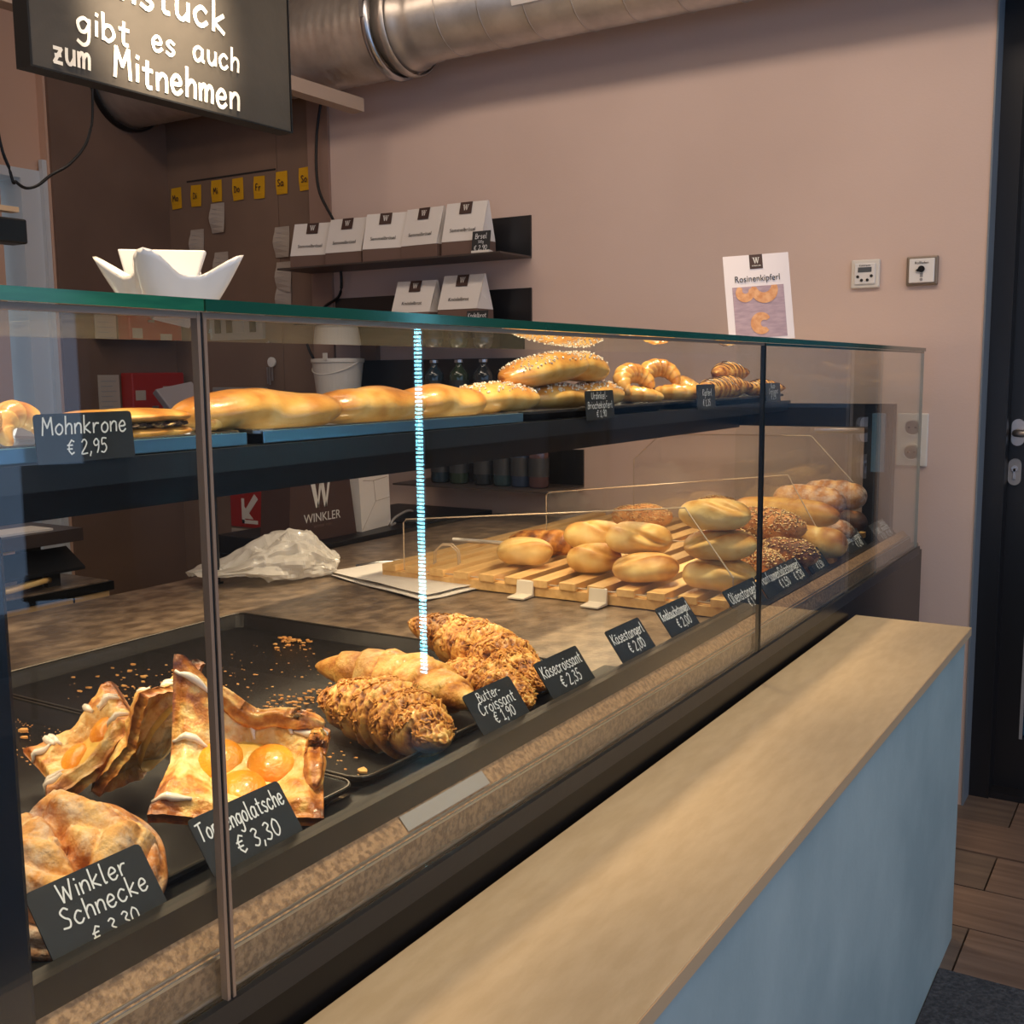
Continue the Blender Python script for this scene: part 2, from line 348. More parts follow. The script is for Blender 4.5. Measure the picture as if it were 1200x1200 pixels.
# kitchen side wall with its lit doorway
mb = MB(); mb.box(-3.95, -3.71, 2.66, 3.62, 0, 2.95); mb.box(-3.95, -3.75, 2.40, 2.66, 2.02, 2.95)
mb.box(-3.95, -3.72, -3.2, 2.465, 0, 2.95); struct('wall_left', mb, M_cream)
M_jamb = pmat('white_door_jamb', lin(196, 200, 204), .5)
mb = MB(); mb.box(-3.96, -3.735, 2.56, 2.66, 0, 2.02); mb.box(-3.96, -3.735, 2.40, 2.56, 1.985, 2.02); mb.box(-3.735, -3.715, 2.64, 2.67, 0, 2.06)
d = struct('door_1', mb, M_jamb)
mb = MB(); mb.box(-4.02, -4.0, 2.2, 2.75, 0, 2.1)
o = mb.build('daylit_pane', M_daypane, d)
mb = MB(); mb.box(-3.995, -3.985, 2.2, 2.75, 1.30, 1.33); mb.box(-3.995, -3.985, 2.2, 2.75, .62, .64); mb.build('glazing_bar', M_jamb, d)
# shopfront side and the wall behind the viewer: large window openings
mb = MB(); mb.box(2.9, 2.98, -3.2, -2.6, 0, 2.95); mb.box(2.9, 2.98, 3.12, 3.7, 0, 2.95); mb.box(2.9, 2.98, -2.6, 3.12, 2.5, 2.95); mb.box(2.9, 2.98, -2.6, 3.12, 0, .25)
struct('wall_right', mb, M_blacks)
mb = MB()
for y in (-1.1, .4, 1.9): mb.box(2.91, 2.97, y-.04, y+.04, .35, 2.5)
struct('window_1', mb, M_blacks)
mb = MB(); mb.box(-5.4, -1.0, -3.3, -3.2, 0, 2.95); mb.box(3.2, 3.85, -3.3, -3.2, 0, 2.95); mb.box(-1.0, 3.2, -3.3, -3.2, 2.5, 2.95); mb.box(-1.0, 3.2, -3.3, -3.2, 0, .9)
struct('wall_front', mb, M_cream)
# floor planks in view, entrance mat
fl = bpy.data.objects['floor']
ys = [2.28+.001, 2.49, 2.70, 2.915, 3.12, 3.33]
k = 0
for i in range(len(ys)):
    y0 = ys[i]; y1 = y0+.208
    for x0, x1 in ((-.6+(.0 if i % 2 else .25)-1.2, -.6+(.0 if i % 2 else .25)), (-.598+(.0 if i % 2 else .25), .6+(.0 if i % 2 else .25)), (.602+(.0 if i % 2 else .25), 2.2)):
        mb = MB(); mb.box(x0, x1-.002, y0, y1-.004, -.02, 0); o = mb.build('plank', M_plank if (k*7) % 3 else M_plank2, fl); k += 1
mb = MB(); mb.box(-.374, 2.2, -3.0, 2.277, -.02, .004); tag(mb.build('entrance_mat', M_carpet), 'dark speckled entrance mat on the floor beside the ledge', 'mat')
# door, black steel frame with glazing
mb = MB(); mb.box(-.485, -.43, 3.31, 3.40, 0, 2.42); mb.box(-.43, .56, 3.31, 3.40, 2.36, 2.42); mb.box(.56, .62, 3.31, 3.40, 0, 2.42)
mb.box(-.43, .56, 3.32, 3.42, 0, .018)
M_door = pmat('black_door_paint', (.012, .012, .014), .35)
d = struct('door_2', mb, M_door)
mb = MB(); mb.box(-.432, -.36, 3.385, 3.43, .017, 2.362); mb.box(.48, .555, 3.385, 3.43, .02, 2.355); mb.box(-.36, .48, 3.385, 3.43, .02, .17); mb.box(-.36, .48, 3.385, 3.43, 2.25, 2.355)
mb.build('door_leaf', M_door, d)
mb = MB(); mb.box(-.36, .48, 3.405, 3.41, .17, 2.25); mb.build('glass_pane', glass_mat('tinted_door_glass', (.11, .17, .20), 1.5), d)
mb = MB(); mb.box(-.366, -.357, 3.383, 3.386, .17, 2.25); mb.build('glazing_bead', M_grey, d)
M_alu = pmat('satin_aluminium', (.56, .50, .46), .32, .9)
hd = bpy.data.objects.new('door_handle', None); COL.objects.link(hd); hd.parent = d
def stadium(mb, x, z, w_, h_, y0, y1):
    pts = [(x+w_/2*cos(a), z+(h_/2-w_/2)+w_/2*sin(a)) for a in [pi*i/10 for i in range(11)]]+[(x+w_/2*cos(a), z-(h_/2-w_/2)+w_/2*sin(a)) for a in [pi+pi*i/10 for i in range(11)]]
    mb.prism(pts, 'y', y0, y1)
mb = MB(); stadium(mb, -.408, 1.068, .034, .076, 3.372, 3.385); mb.build('rosette', M_alu, hd)
mb = MB(); mb.tube([(-.408, 3.372, 1.068), (-.408, 3.33, 1.068), (-.395, 3.318, 1.068), (-.27, 3.318, 1.068)], .0105, 12); mb.build('lever', M_alu, hd, smooth=True)
mb = MB(); stadium(mb, -.412, .955, .034, .076, 3.374, 3.385); mb.build('lock_plate', M_grey, hd)
mb = MB(); mb.tube([(-.412, 3.370, .965), (-.412, 3.375, .965)], .009, 12); mb.box(-.415, -.409, 3.370, 3.374, .935, .965); mb.build('key_cylinder', M_steel, hd)
# corner bead strip on the wall edge
mb = MB(); mb.box(-.489, -.4845, 3.216, 3.31, 0, 2.42); struct('trim_1', mb, pmat('corner_bead', lin(120, 128, 136), .6))

# ------------------------------------------------------------------ the counter
ct = thing('display_counter', 'long black bakery display counter with glass front and stone worktop', 'counter', (-.9, 1.7, 0))
def cpart(mb, name, mat, **k):
    o = mb.build(name, mat, ct, **k); o.matrix_parent_inverse = Matrix.Translation((.9, -1.7, 0)); return o
def sub(mb, name, mat, par, **k): return mb.build(name, mat, par, **k)
mb = MB(); mb.box(-.66, -.62, -.6, 3.19, 0, .742); mb.box(-.655, -.626, -.6, 3.15, .742, .757); cpart(mb, 'front_panel', M_black)
mb = MB(); mb.box(-.624, -.617, -.6, 3.15, .735, .757); cpart(mb, 'glass_channel', M_bmetal)
mb = MB(); mb.box(-2.02, -.66, -.6, 3.18, 0, .72); cpart(mb, 'carcass', M_blacks)
mb = MB(); mb.box(-2.04, -.63, -.6, 3.19, .72, .76); cpart(mb, 'worktop', M_stone, bevel=.002)
mb = MB(); mb.box(-.672, -.655, .415, 1.80, .76, .832); cpart(mb, 'tag_rail', M_blacks)
mb = MB(); mb.box(-.690, -.672, 1.80, 3.10, .76, .797); cpart(mb, 'tag_rail', M_blacks)
mb = MB(); mb.prism([(-.6548, .760), (-.6548, .806), (-.640, .791), (-.6335, .786), (-.6335, .760)], 'y', .415, 3.10); cpart(mb, 'inner_ledge_strip', pmat('speckled_strip', lin(120, 92, 70), .5, col2=lin(168, 134, 102), scale=160, lo=.4, hi=.6, bump=.3, bscale=300))
for x_, z_ in ((-.6385, .7905), (-.6345, .7875)):
    mb = MB(); mb.box(x_-.0009, x_+.0009, .415, 3.10, z_-.002, z_+.0012); cpart(mb, 'metal_lip', M_steel)
mb = MB(); mb.box(-.0085, .0085, -.075, .075, -.0004, .0004); o = mb.build('steel_plate', M_grey); o.location = (-.6465, .90, .7995); o.rotation_euler = (0, radians(47), 0); tag(o, 'thin grey plate lying on the speckled strip right behind the glass', 'plate')
mb = MB(); mb.box(-1.115, -.645, .15, .414, .7605, 1.149); cpart(mb, 'side_housing', pmat('dark_blue_black', (.012, .016, .024), .2), bevel=.004)
# end gantry and upper shelf
mb = MB(); mb.box(-.758, -.682, 3.06, 3.10, .76, 1.155); mb.box(-1.118, -.682, 3.06, 3.10, 1.09, 1.155); cpart(mb, 'gantry_frame', M_blacks)
mb = MB(); mb.box(-1.30, -1.118, -.4, 3.06, 1.085, 1.15); cpart(mb, 'shelf_beam', M_blacks)
mb = MB(); mb.box(-1.50, -.985, -.4, 3.085, 1.15, 1.163); mb.box(-.99, -.975, -.4, 3.085, 1.135, 1.163); cpart(mb, 'upper_shelf', M_bmetal)
mb = MB(); mb.box(-.734, -.700, 3.045, 3.06, .97, 1.13); cpart(mb, 'blue_leg_patch', pmat('blue_plate', lin(60, 100, 130), .3))  # plain blue patch on the gantry leg
# glass
YJ = [-.6, .565, 1.816, 3.12]
for i in range(3):
    a, b = YJ[i]+.001, YJ[i+1]-.001
    mb = MB(); mb.box(-.626, -.620, a, b, .757, 1.296); g = cpart(mb, 'front_pane', M_glass)
    for yy in ([a+.0005] if i > 0 else [])+([b-.0035] if i < 2 else []):
        mb = MB(); mb.box(-.6265, -.6195, yy, yy+.003, .757, 1.296); sub(mb, 'side_edge', M_bevel if yy < 1 else M_bevd, g)
    mb = MB(); mb.box(-.6262, -.6198, a, b, 1.2915, 1.296); sub(mb, 'upper_edge', M_bevel if i < 2 else M_edge, g)
    mb = MB(); mb.box(-1.155, -.619, a, b, 1.2965, 1.3055); g = cpart(mb, 'top_pane', M_topglass)
    mb = MB(); mb.box(-.6188, -.6155, a, b, 1.2965, 1.3055); sub(mb, 'front_edge', M_edge1 if i == 0 else M_edge, g)
    mb = MB(); mb.box(-1.158, -1.1552, a, b, 1.2965, 1.3055); sub(mb, 'rear_edge', M_acedge, g)
for y in YJ[1:3]:
    mb = MB(); mb.box(-.6262, -.6205, y-.0009, y+.0009, .757, 1.296); cpart(mb, 'silicone_seam', M_bevd)
mb = MB(); mb.box(-1.15, -.627, 3.113, 3.119, .757, 1.296); g = cpart(mb, 'end_pane', M_glass)
mb = MB(); mb.box(-.6275, -.620, 3.1195, 3.1215, .757, 1.3); sub(mb, 'side_edge', pmat('pale_glass_edge', lin(120, 140, 140), .2), g)

# ledge in front of the counter
lg = thing('customer_ledge', 'pale oak topped ledge with blue-grey front panel before the counter', 'ledge', (-.48, .9, 0))
def lpart(mb, n, m, **k):
    o = mb.build(n, m, lg, **k); o.matrix_parent_inverse = Matrix.Translation((.48, -.9, 0)); return o
mb = MB(); mb.box(-.611, -.368, -.7, 2.443, .682, .70); lpart(mb, 'top_board', M_ledge, bevel=.001)
mb = MB(); mb.box(-.3678, -.3665, -.7, 2.443, .6825, .6995); lpart(mb, 'edge_band', M_ledge_e)
mb = MB(); mb.box(-.598, -.376, -.7, 2.425, 0, .682); lpart(mb, 'body_panel', M_panel)

# ------------------------------------------------------------------ trays, rack, dividers
def tray(name, x0, x1, y0, y1, z, label, mat=M_tray, h=.02, group=None):
    # one folded sheet: floor, sloping walls, flat rim
    def ring(d, zz, r):
        P = []; X0, X1, Y0, Y1 = x0+d-cx, x1-d-cx, y0+d-cy, y1-d-cy
        for (px_, py_, a0) in ((X1-r, Y1-r, 0), (X0+r, Y1-r, pi/2), (X0+r, Y0+r, pi), (X1-r, Y0+r, 1.5*pi)):
            for i in range(5): a = a0+pi/2*i/4; P.append((px_+r*cos(a), py_+r*sin(a), zz))
        return P
    cx, cy = (x0+x1)/2, (y0+y1)/2
    t = thing(name, label, 'tray', (cx, cy, z), group=group); mb = MB()
    R_ = [ring(.022, 0, .02), ring(.020, .003, .02), ring(.006, h, .022), ring(0, h+.001, .024), ring(0, h-.003, .024), ring(.006, h-.003, .022), ring(.022, -.0005, .02)]
    for r in R_: mb.v += r
    n = 20
    for i in range(len(R_)-1):
        for j in range(n): a = i*n+j; b = i*n+(j+1) % n; mb.f.append((a, b, b+n, a+n))
    mb.f.append(tuple(range(n))[::-1][::-1]); mb.f.append(tuple((len(R_)-1)*n+j for j in range(n)))
    mb.build('pan', mat, t)
    mb = MB(); q = ring(.002, h+.0015, .023); mb.tube(q, .0016, 6, closed=True); mb.build('rolled_rim', pmat('worn_rim', (.10, .088, .075), .25, .6), t)
    return t
tray('baking_tray', -1.575, -.785, .927, 1.50, .762, 'big black baking tray with crumbs under the croissants')
tray('baking_tray', -1.575, -.785, .418, .922, .762, 'black baking tray in the near corner under the fruit pastries')
mb = MB(); mb.box(-.79, -.70, .39, 1.55, .762, .772); tag(mb.build('support_strip', M_blacks), 'black strip lying between trays and tag rail', 'strip')

rk = thing('bread_rack', 'slatted light wooden rack under the rolls and sticks', 'rack', (-1.18, 2.56, .762))
RM = Matrix.Rotation(radians(2.0), 4, 'Z')
rk.rotation_euler = (0, 0, radians(0))
for j, y in enumerate((-.535, -.18, .18, .52)):
    mb = MB(); mb.box(-.44, .44, y-.018, y+.018, 0, .0215); mb.build('cross_bar', M_slat, rk, bevel=.001)
for i in range(13):
    x = -.415+.83*i/12
    mb = MB(); mb.box(x-.020, x+.020, -.560, .535, .022, .038); mb.build('slat', M_slat, rk, bevel=.001)
BZ = .80
def divider(y, pts, label):
    t = thing('acrylic_divider', label, 'divider', (-1.15, y, .80), group=None)
    P = [(x+1.15, z-.80) for x, z in pts]
    mb = MB(); mb.prism(P, 'y', -.0015, .0015); mb.build('sheet', M_acryl, t)
    mb = MB()
    mb.tube([(p[0], 0, p[1]) for p in P], .0017, 6, closed=True); mb.build('polished_edge', M_acedge, t)
    return t
dv = divider(2.010, [(-1.556, .79), (-1.556, .900), (-1.548, .910), (-.845, .978), (-.742, .845), (-.742, .79)], 'clear acrylic divider nearest the croissants, left of the roll stack')
divider(2.585, [(-1.50, .812), (-1.50, .910), (-1.492, .920), (-.82, .996), (-.725, .835), (-.725, .812)], 'clear acrylic divider between seeded sticks and baguettes')
divider(3.04, [(-1.45, .812), (-1.45, .98), (-1.36, 1.06), (-.90, 1.065), (-.78, .94), (-.78, .812)], 'clear acrylic divider at the far end of the rack')
for n_, (x, lb) in enumerate([(-1.215, 'left white plastic foot clipped under the near divider'), (-1.035, 'right white plastic foot clipped under the near divider')]):
    mb = MB(); mb.prism([(-.0, .0), (-.045, .0), (-.045, .004), (-.008, .006), (-.004, .034), (0, .036)], 'x', -.021, .021)
    o = mb.build('divider_foot', pmat('milky_plastic', (.80, .72, .60), .3), bevel=.001); o.location = (x, 2.003, .762); tag(o, lb, 'clip')
# small bent acrylic hoop behind the divider
mb = MB(); mb.tube([(-.03, 0, 0), (-.028, 0, .03), (-.012, 0, .046), (.012, 0, .046), (.028, 0, .03), (.03, 0, 0)], .002, 6)
mb.tube([(-.03, .02, 0), (-.028, .02, .03), (-.012, .02, .046), (.012, .02, .046), (.028, .02, .03), (.03, .02, 0)], .002, 6)
o = mb.build('acrylic_hoop', M_acedge); o.location = (-1.47, 2.06, .801); o.rotation_euler = (0, 0, .4); tag(o, 'bent clear acrylic hoop standing on the rack by the white roll', 'hoop')
mb = MB(); mb.tube([(0, 0, 0), (.22, .02, 0)], .005, 8); o = mb.build('tongs_arm', M_plast); o.location = (-1.66, 2.36, .806)
tag(o, 'pale stick lying behind the left end of the rack', 'utensil')
mb = MB(); mb.tube([(0, 0, 0), (-.04, -.05, 0), (-.07, -.04, .003), (-.05, .02, .004), (.05, .12, .003), (.16, .20, .003)], .004, 8); o = mb.build('wire_tongs', M_steel, smooth=True); o.location = (-1.69, 2.12, .7665)
tag(o, 'thin steel wire loop on worktop behind the white paper', 'tongs')
# ------------------------------------------------------------------ baked goods
GOLD = [lin(244, 206, 136), lin(232, 178, 96), lin(200, 132, 58), lin(136, 74, 26), lin(74, 36, 14)]
PALE = [lin(246, 222, 164), lin(236, 202, 132), lin(214, 164, 88), lin(170, 106, 46), lin(110, 62, 24)]
RYE = [lin(232, 182, 116), lin(212, 150, 86), lin(168, 108, 60), lin(104, 60, 34), lin(60, 34, 22)]
M_pale = crust('pale_roll_crust', PALE, .5, bump=.25, mscale=26, mott=.34, bscale=120)
M_gold = crust('glazed_crust', GOLD, .28, coat=.5, bump=.15, mott=.4, mscale=24)
M_croi = crust('croissant_crust', GOLD, .42, coat=.15, bump=.6, mott=.5, bscale=160, mscale=50)
M_flour = crust('floured_crust', [lin(236, 200, 150), lin(216, 164, 108), lin(184, 124, 74), lin(140, 86, 46), lin(70, 40, 22)], .75, flour=.7, bump=.4)
M_rye = crust('brown_stick_crust', RYE, .6, bump=.4, mott=.5)
M_puff = crust('sugared_puff', [lin(238, 200, 140), lin(224, 168, 100), lin(190, 120, 60), lin(140, 80, 38), lin(96, 50, 24)], .7, flour=.75, bump=.9, bscale=90, mott=.5, mscale=30)
M_puffg = crust('puff_pastry', [lin(246, 216, 156), lin(236, 186, 106), lin(206, 132, 60), lin(156, 84, 32), lin(96, 48, 18)], .38, coat=.3, bump=1.0, bscale=110, mott=.65, mscale=60)
M_sugar = pmat('hail_sugar', (.88, .84, .76), .35)
M_seed = pmat('mixed_seeds', lin(236, 200, 140), .5, col2=lin(110, 70, 36), scale=260, lo=.45, hi=.55)
M_poppy = pmat('poppy_filling', lin(70, 46, 38), .6, col2=lin(216, 178, 120), scale=120, bump=.6, bscale=200, lo=.5, hi=.6)
M_cheese = pmat('baked_cheese', lin(222, 160, 78), .45, col2=lin(186, 116, 48), scale=60, bump=.3, bscale=200)
M_choc = pmat('chocolate_stripe', lin(74, 40, 24), .35)
M_icing = pmat('white_icing', (.84, .76, .66), .25, coat=.4)
M_curd = pmat('curd_filling', lin(240, 204, 110), .35, col2=lin(232, 186, 84), scale=30, bump=.3, bscale=60, coat=.3)
M_apri = pmat('apricot', lin(246, 170, 44), .38, col2=lin(228, 130, 20), scale=30, bump=.3, bscale=90, coat=.25)
M_crumb = pmat('pastry_crumbs', lin(226, 172, 104), .6, col2=lin(200, 132, 66), scale=70)

def pro_round(a, b, n=2.4):
    return lambda t: (a*max(0, 1-abs(2*t-1)**n)**(1/2), b*max(0, 1-abs(2*t-1)**n)**(1/2))
def pro_spindle(a, b, p=.75):
    return lambda t: (a*max(1e-4, sin(pi*t))**p, b*max(1e-4, sin(pi*t))**p)
def line_spine(L, bend=0, lift=0):
    return lambda t: Vector(((t-.5)*L, bend*(1-(2*t-1)**2), lift*(2*t-1)))
def arc_spine(Rr, a0, a1):
    return lambda t: Vector((Rr*cos(a0+(a1-a0)*t), Rr*sin(a0+(a1-a0)*t), 0))
class Sweep:
    def __init__(s, spine, prof, disp=None, nu=48, nv=28, flat=None, amp=.05, nscale=25, seed=0, rough=0):
        s.rough = rough
        s.sp, s.pr, s.di, s.flat, s.amp, s.ns = spine, prof, disp, flat, amp, nscale
        s.off = Vector((seed*3.7, seed*1.3, seed*.7)); s.nu, s.nv = nu, nv
    def frame(s, t):
        e = 1e-3; a = s.sp(max(0, t-e)); b = s.sp(min(1, t+e)); T = (b-a).normalized()
        u = Vector((0, 0, 1)).cross(T)
        u = u.normalized() if u.length > 1e-3 else Vector((0, 1, 0)); return T, u, T.cross(u)
    def pos(s, t, th, lift=0, tone=False):
        T, u, w_ = s.frame(t); a, b = s.pr(t); m, tn = s.di(t, th) if s.di else (1, .4)
        d = u*cos(th)*a*m+w_*sin(th)*b*m; p = s.sp(t)+d
        n = noise.noise((p+s.off)*s.ns)
        p = p+d*(n*s.amp)
        if s.rough:
            q = p*150+s.off; r_ = 1-2*abs(noise.noise(q))*1.6+.5*noise.noise(q*2.1); k_ = s.rough*max(0, min(1, (sin(th)+.35)*2))
            p = p+(u*cos(th)+w_*sin(th))*r_*k_; tn = tn+.30*(k_/s.rough)*(.55-r_)
        if lift: p = p+(u*cos(th)+w_*sin(th))*lift
        if s.flat is not None and p.z < -s.flat: p.z = -s.flat-(p.z+s.flat)*-.05
        return (p, tn) if tone else p
    def mesh(s):
        mb = MB(); mb.t = []
        for i in range(s.nu+1):
            t = (1-cos(pi*(i+.02)/(s.nu+.04)))/2
            for j in range(s.nv):
                p, tn = s.pos(t, 2*pi*j/s.nv, tone=True); mb.v.append(tuple(p)); mb.t.append(tn)
        for i in range(s.nu):
            for j in range(s.nv):
                a = i*s.nv+j; b = i*s.nv+(j+1) % s.nv; mb.f.append((a, a+s.nv, b+s.nv, b))
        mb.f.append(tuple(range(s.nv))); mb.f.append(tuple(s.nu*s.nv+j for j in range(s.nv))[::-1]); return mb
def bread(name, sw, mat, loc, yaw, pitch, roll, label, cat, group=None):
    o = sw.mesh().build(name, mat, smooth=True); o.location = loc
    o.rotation_euler = (Matrix.Rotation(radians(yaw), 3, 'Z') @ Matrix.Rotation(radians(pitch), 3, 'Y') @ Matrix.Rotation(radians(roll), 3, 'X')).to_euler()
    return tag(o, label, cat, group)
def scatter(o, sw, name, mat, n, s, th0=.15, th1=.85, t0=.08, t1=.92, seed=1, flatk=.45, el=1.7):
    rn = random.Random(seed); mb = MB()
    for _ in range(n):
        t = rn.uniform(t0, t1); th = pi*rn.uniform(th0, th1); p = sw.pos(t, th, lift=s*.15)
        k = len(mb.v); q = Matrix.Rotation(rn.uniform(0, 6.28), 3, 'Z') @ Matrix.Rotation(rn.uniform(-.5, .5), 3, 'X')
        ss = s*rn.uniform(.7, 1.25)
        for v in ((el, 0, 0), (-el, 0, 0), (0, 1, 0), (0, -1, 0), (0, 0, flatk*1.5), (0, 0, -flatk)): mb.v.append(tuple(p+q @ (Vector(v)*ss*.5)))
        for f in ((0, 2, 4), (2, 1, 4), (1, 3, 4), (3, 0, 4), (2, 0, 5), (1, 2, 5), (3, 1, 5), (0, 3, 5)): mb.f.append(tuple(k+i for i in f))
    return stuff(mb.build(name, mat, o))
def sugar(o, sw, n=150, seed=1, s=.0034):
    rn = random.Random(seed); mb = MB()
    for _ in range(n):
        t = .5+.42*rn.uniform(-1, 1); th = pi*(.5+.33*rn.uniform(-1, 1)); p = sw.pos(t, th, lift=s*.3); h = s*rn.uniform(.35, .6)
        R_ = Matrix.Translation(p) @ Matrix.Rotation(rn.uniform(0, 6), 4, Vector((rn.random(), rn.random(), rn.random()+.1)))
        mb.box(-h, h, -h*.8, h*.8, -h*.7, h*.7, R_)
    return stuff(mb.build('hail_sugar', M_sugar, o))

def groove_disp(seed, k=1.0, depth=.16, base=.25, cross=True):
    rn = random.Random(seed); ph = rn.uniform(.25, .85)
    def d(t, th):
        c = th-(pi*.5+ph+k*(t-.5)*1.6); e = exp(-(c/.20)**2)*sin(pi*min(1, max(0, t)))**.5
        bulge = .07*exp(-((c-.45)/.3)**2)
        m = 1-depth*e+bulge
        if cross: m += .05*sin(3*th+5*t+seed)*sin(pi*t)
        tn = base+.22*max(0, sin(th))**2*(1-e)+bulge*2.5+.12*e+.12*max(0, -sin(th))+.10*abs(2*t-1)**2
        return m, tn
    return d
def plain_roll(n, L, W, H, loc, yaw, label, group, seed, pitch=0, roll=0, base=.2, k=1, mat=None, name='bread_roll', depth=.16):
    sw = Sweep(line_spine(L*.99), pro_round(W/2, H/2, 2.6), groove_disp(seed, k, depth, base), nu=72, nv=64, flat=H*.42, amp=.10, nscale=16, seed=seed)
    return bread(name, sw, mat or M_pale, loc, yaw, pitch, roll, label, 'roll', group), sw

RG = 'pale rolls piled on the wooden rack'
FL = 'rolls and sticks on the wooden rack'
L_ = [
 ('L1', .134, .105, .066, (-1.297, 2.135, .836), 18, 'round pale roll lying alone at left end of the rack', .18, -.6),
 ('L4', .125, .115, .068, (-1.118, 2.140, .834), 14, 'pale roll at the bottom left of the middle pile', .30, .9),
 ('L3', .150, .110, .070, (-1.165, 2.235, .868), 22, 'pale grooved roll lying on top of the left bottom roll', .25, 1.4),
 ('L6', .145, .115, .064, (-.965, 2.085, .833), 12, 'pale roll at the bottom of the middle pile, under the knotted roll', .32, -1.),
 ('L5', .150, .115, .076, (-1.01, 2.145, .884), 10, 'pale knotted roll on top of the middle pile', .22, 1.2),
 ('L9', .152, .12, .068, (-.800, 2.085, .834), 14, 'bottom roll of the three-high stack at the divider', .20, 1.),
 ('L8', .152, .12, .064, (-.798, 2.085, .896), 10, 'middle roll of the three-high stack', .26, -1.2),
 ('L7', .150, .12, .066, (-.812, 2.085, .958), 4, 'top roll of the three-high stack', .17, .8),
]
for i, (n, L, W, H, loc, yaw, lab, base, k) in enumerate(L_):
    plain_roll(n, L, W, H, loc, yaw, lab, RG, 11+i, base=base, k=k, pitch=RND.uniform(-3, 3), depth=.3)
# braided stick behind the lone roll
sw = Sweep(line_spine(.20), pro_round(.037, .031, 3), lambda t, th: (1+.10*abs(sin(5*pi*t+th)), .42+.3*abs(sin(5*pi*t+th))), nu=60, flat=.026, seed=4)
bread('cheese_stick', sw, M_croi, (-1.325, 2.285, .832), 14, 0, 0, 'short twisted golden stick just behind the lone round roll', 'bread stick', FL)
def seeded(loc, L, W, H, yaw, label, seed, dark=.4, pitch=0, n=620, mat=None):
    sw = Sweep(line_spine(L), pro_round(W/2, H/2, 2.8), lambda t, th: (1+.05*sin(9*t+th*2), dark+.2*sin(th)), flat=H*.42, amp=.12, nscale=20, seed=seed)
    o = bread('seeded_stick', sw, mat or M_rye, loc, yaw, pitch, 0, label, 'bread stick', FL)
    scatter(o, sw, 'seeds', M_seed, n, .0056, seed=seed, th0=-.1, th1=1.1, t0=.02, t1=.98); return o
seeded((-1.298, 2.776, .842), .175, .08, .068, 14, 'seeded stick at the back of the rack, left of the roll stack', 31, .2)
seeded((-1.14, 2.95, .850), .15, .085, .08, 0, 'small seeded stick farthest back behind the roll stack', 32, .25)
seeded((-.865, 2.52, .880), .25, .088, .078, -14, 'big seeded stick lying on top beside the roll stack', 33, .3, n=700)
seeded((-.785, 2.285, .832), .13, .062, .060, -25, 'seeded stick end poking out at the front, low behind the roll stack', 34, .35)
seeded((-.757, 2.40, .836), .16, .070, .066, -20, 'dark brown seeded stick on the rack below the big seeded stick', 35, .6, n=300)
seeded((-.93, 2.47, .836), .20, .08, .068, -14, 'brown seeded stick under the big seeded stick', 36, .7, n=240)
def baguette(loc, L, W, H, yaw, label, seed, mat, base=.25, pitch=0, cuts=3, name='baguette_stick'):
    def d(t, th):
        e = 0
        for c in range(cuts): e += exp(-(((t-(c+.8)/(cuts+.6))*6-(th-pi/2)*.7)/.35)**2)*max(0, sin(th))
        return 1-.07*e, base+.3*max(0, sin(th))*(1-e)-.15*e+.3*abs(2*t-1)**6
    sw = Sweep(line_spine(L), pro_round(W/2, H/2, 3.2), d, nu=56, flat=H*.42, amp=.06, seed=seed)
    return bread(name, sw, mat, loc, yaw, pitch, 0, label, 'bread stick', FL)
baguette((-.870, 2.715, .888), .31, .085, .075, -12, 'long smooth golden baguette stick on top behind the dark glass joint', 41, M_pale, .3, cuts=0)
baguette((-.735, 2.56, .840), .15, .08, .078, -15, 'golden split roll end below the long smooth stick', 42, M_pale, .35, cuts=1)
baguette((-.82, 2.80, .838), .24, .08, .07, -14, 'floured brown stick below the floured pair at the far end', 43, M_flour, .5)
baguette((-.845, 2.85, .905), .21, .09, .085, -14, 'floured stick second from the far end, top layer', 44, M_flour, .3)
baguette((-.815, 2.985, .908), .19, .09, .085, -16, 'floured stick with dark pointed end, farthest on the rack', 45, M_flour, .35)
baguette((-.79, 2.95, .842), .16, .08, .068, -16, 'dark crusted stick under the farthest floured stick', 46, M_rye, .8)
baguette((-.92, 2.64, .838), .22, .08, .070, -12, 'lower golden stick hidden under the long smooth stick', 47, M_pale, .35)

# upper shelf
ST = 'shelf_tray'
M_lip = pmat('tray_lip_steel', lin(120, 158, 184), .28, .8)  # blue daylight on the steel rim is put into this colour
def lip(t, ln):
    mb = MB(); mb.box(.2425, .2445, -ln/2+.004, ln/2-.004, .001, .0165); mb.build('front_lip', M_lip, t, bevel=.0008)
lip(tray(ST, -1.47, -.985, -.30, .965, 1.1635, 'steel tray at the near end of the upper shelf', pmat('tray_steel', (.52, .60, .66), .22, 1), .016), 1.265)
lip(tray(ST, -1.47, -.985, .985, 1.62, 1.1635, 'steel tray in the middle of the upper shelf under glazed pastries', M_steel, .016), .635)
tray(ST, -1.47, -.985, 1.64, 2.27, 1.1635, 'black tray under the sugared rolls on the upper shelf', M_tray, .016)
tray(ST, -1.47, -.985, 2.29, 3.07, 1.1635, 'black tray at the far end of upper shelf under croissants', M_tray, .016)
UG = 'pastries along the front of the upper shelf'
def glazed(loc, L, W, H, yaw, label, seed, lob=3, tw=3.2, amp=.05, base=.12, mat=None):
    def d(t, th):
        r_ = abs(sin(lob*pi*t+.5*th)); return 1+.16*r_-.05+.05*sin(2*th+tw*t*pi), base+.25*r_+.18*max(0, sin(th))-.1*max(0, -sin(th))
    sw = Sweep(line_spine(L, .004), pro_round(W/2, H/2, 3), d, nu=70, nv=32, flat=H*.42, amp=amp, seed=seed)
    return bread('glazed_pastry', sw, mat or M_gold, loc, yaw, 0, 0, label, 'pastry', UG)
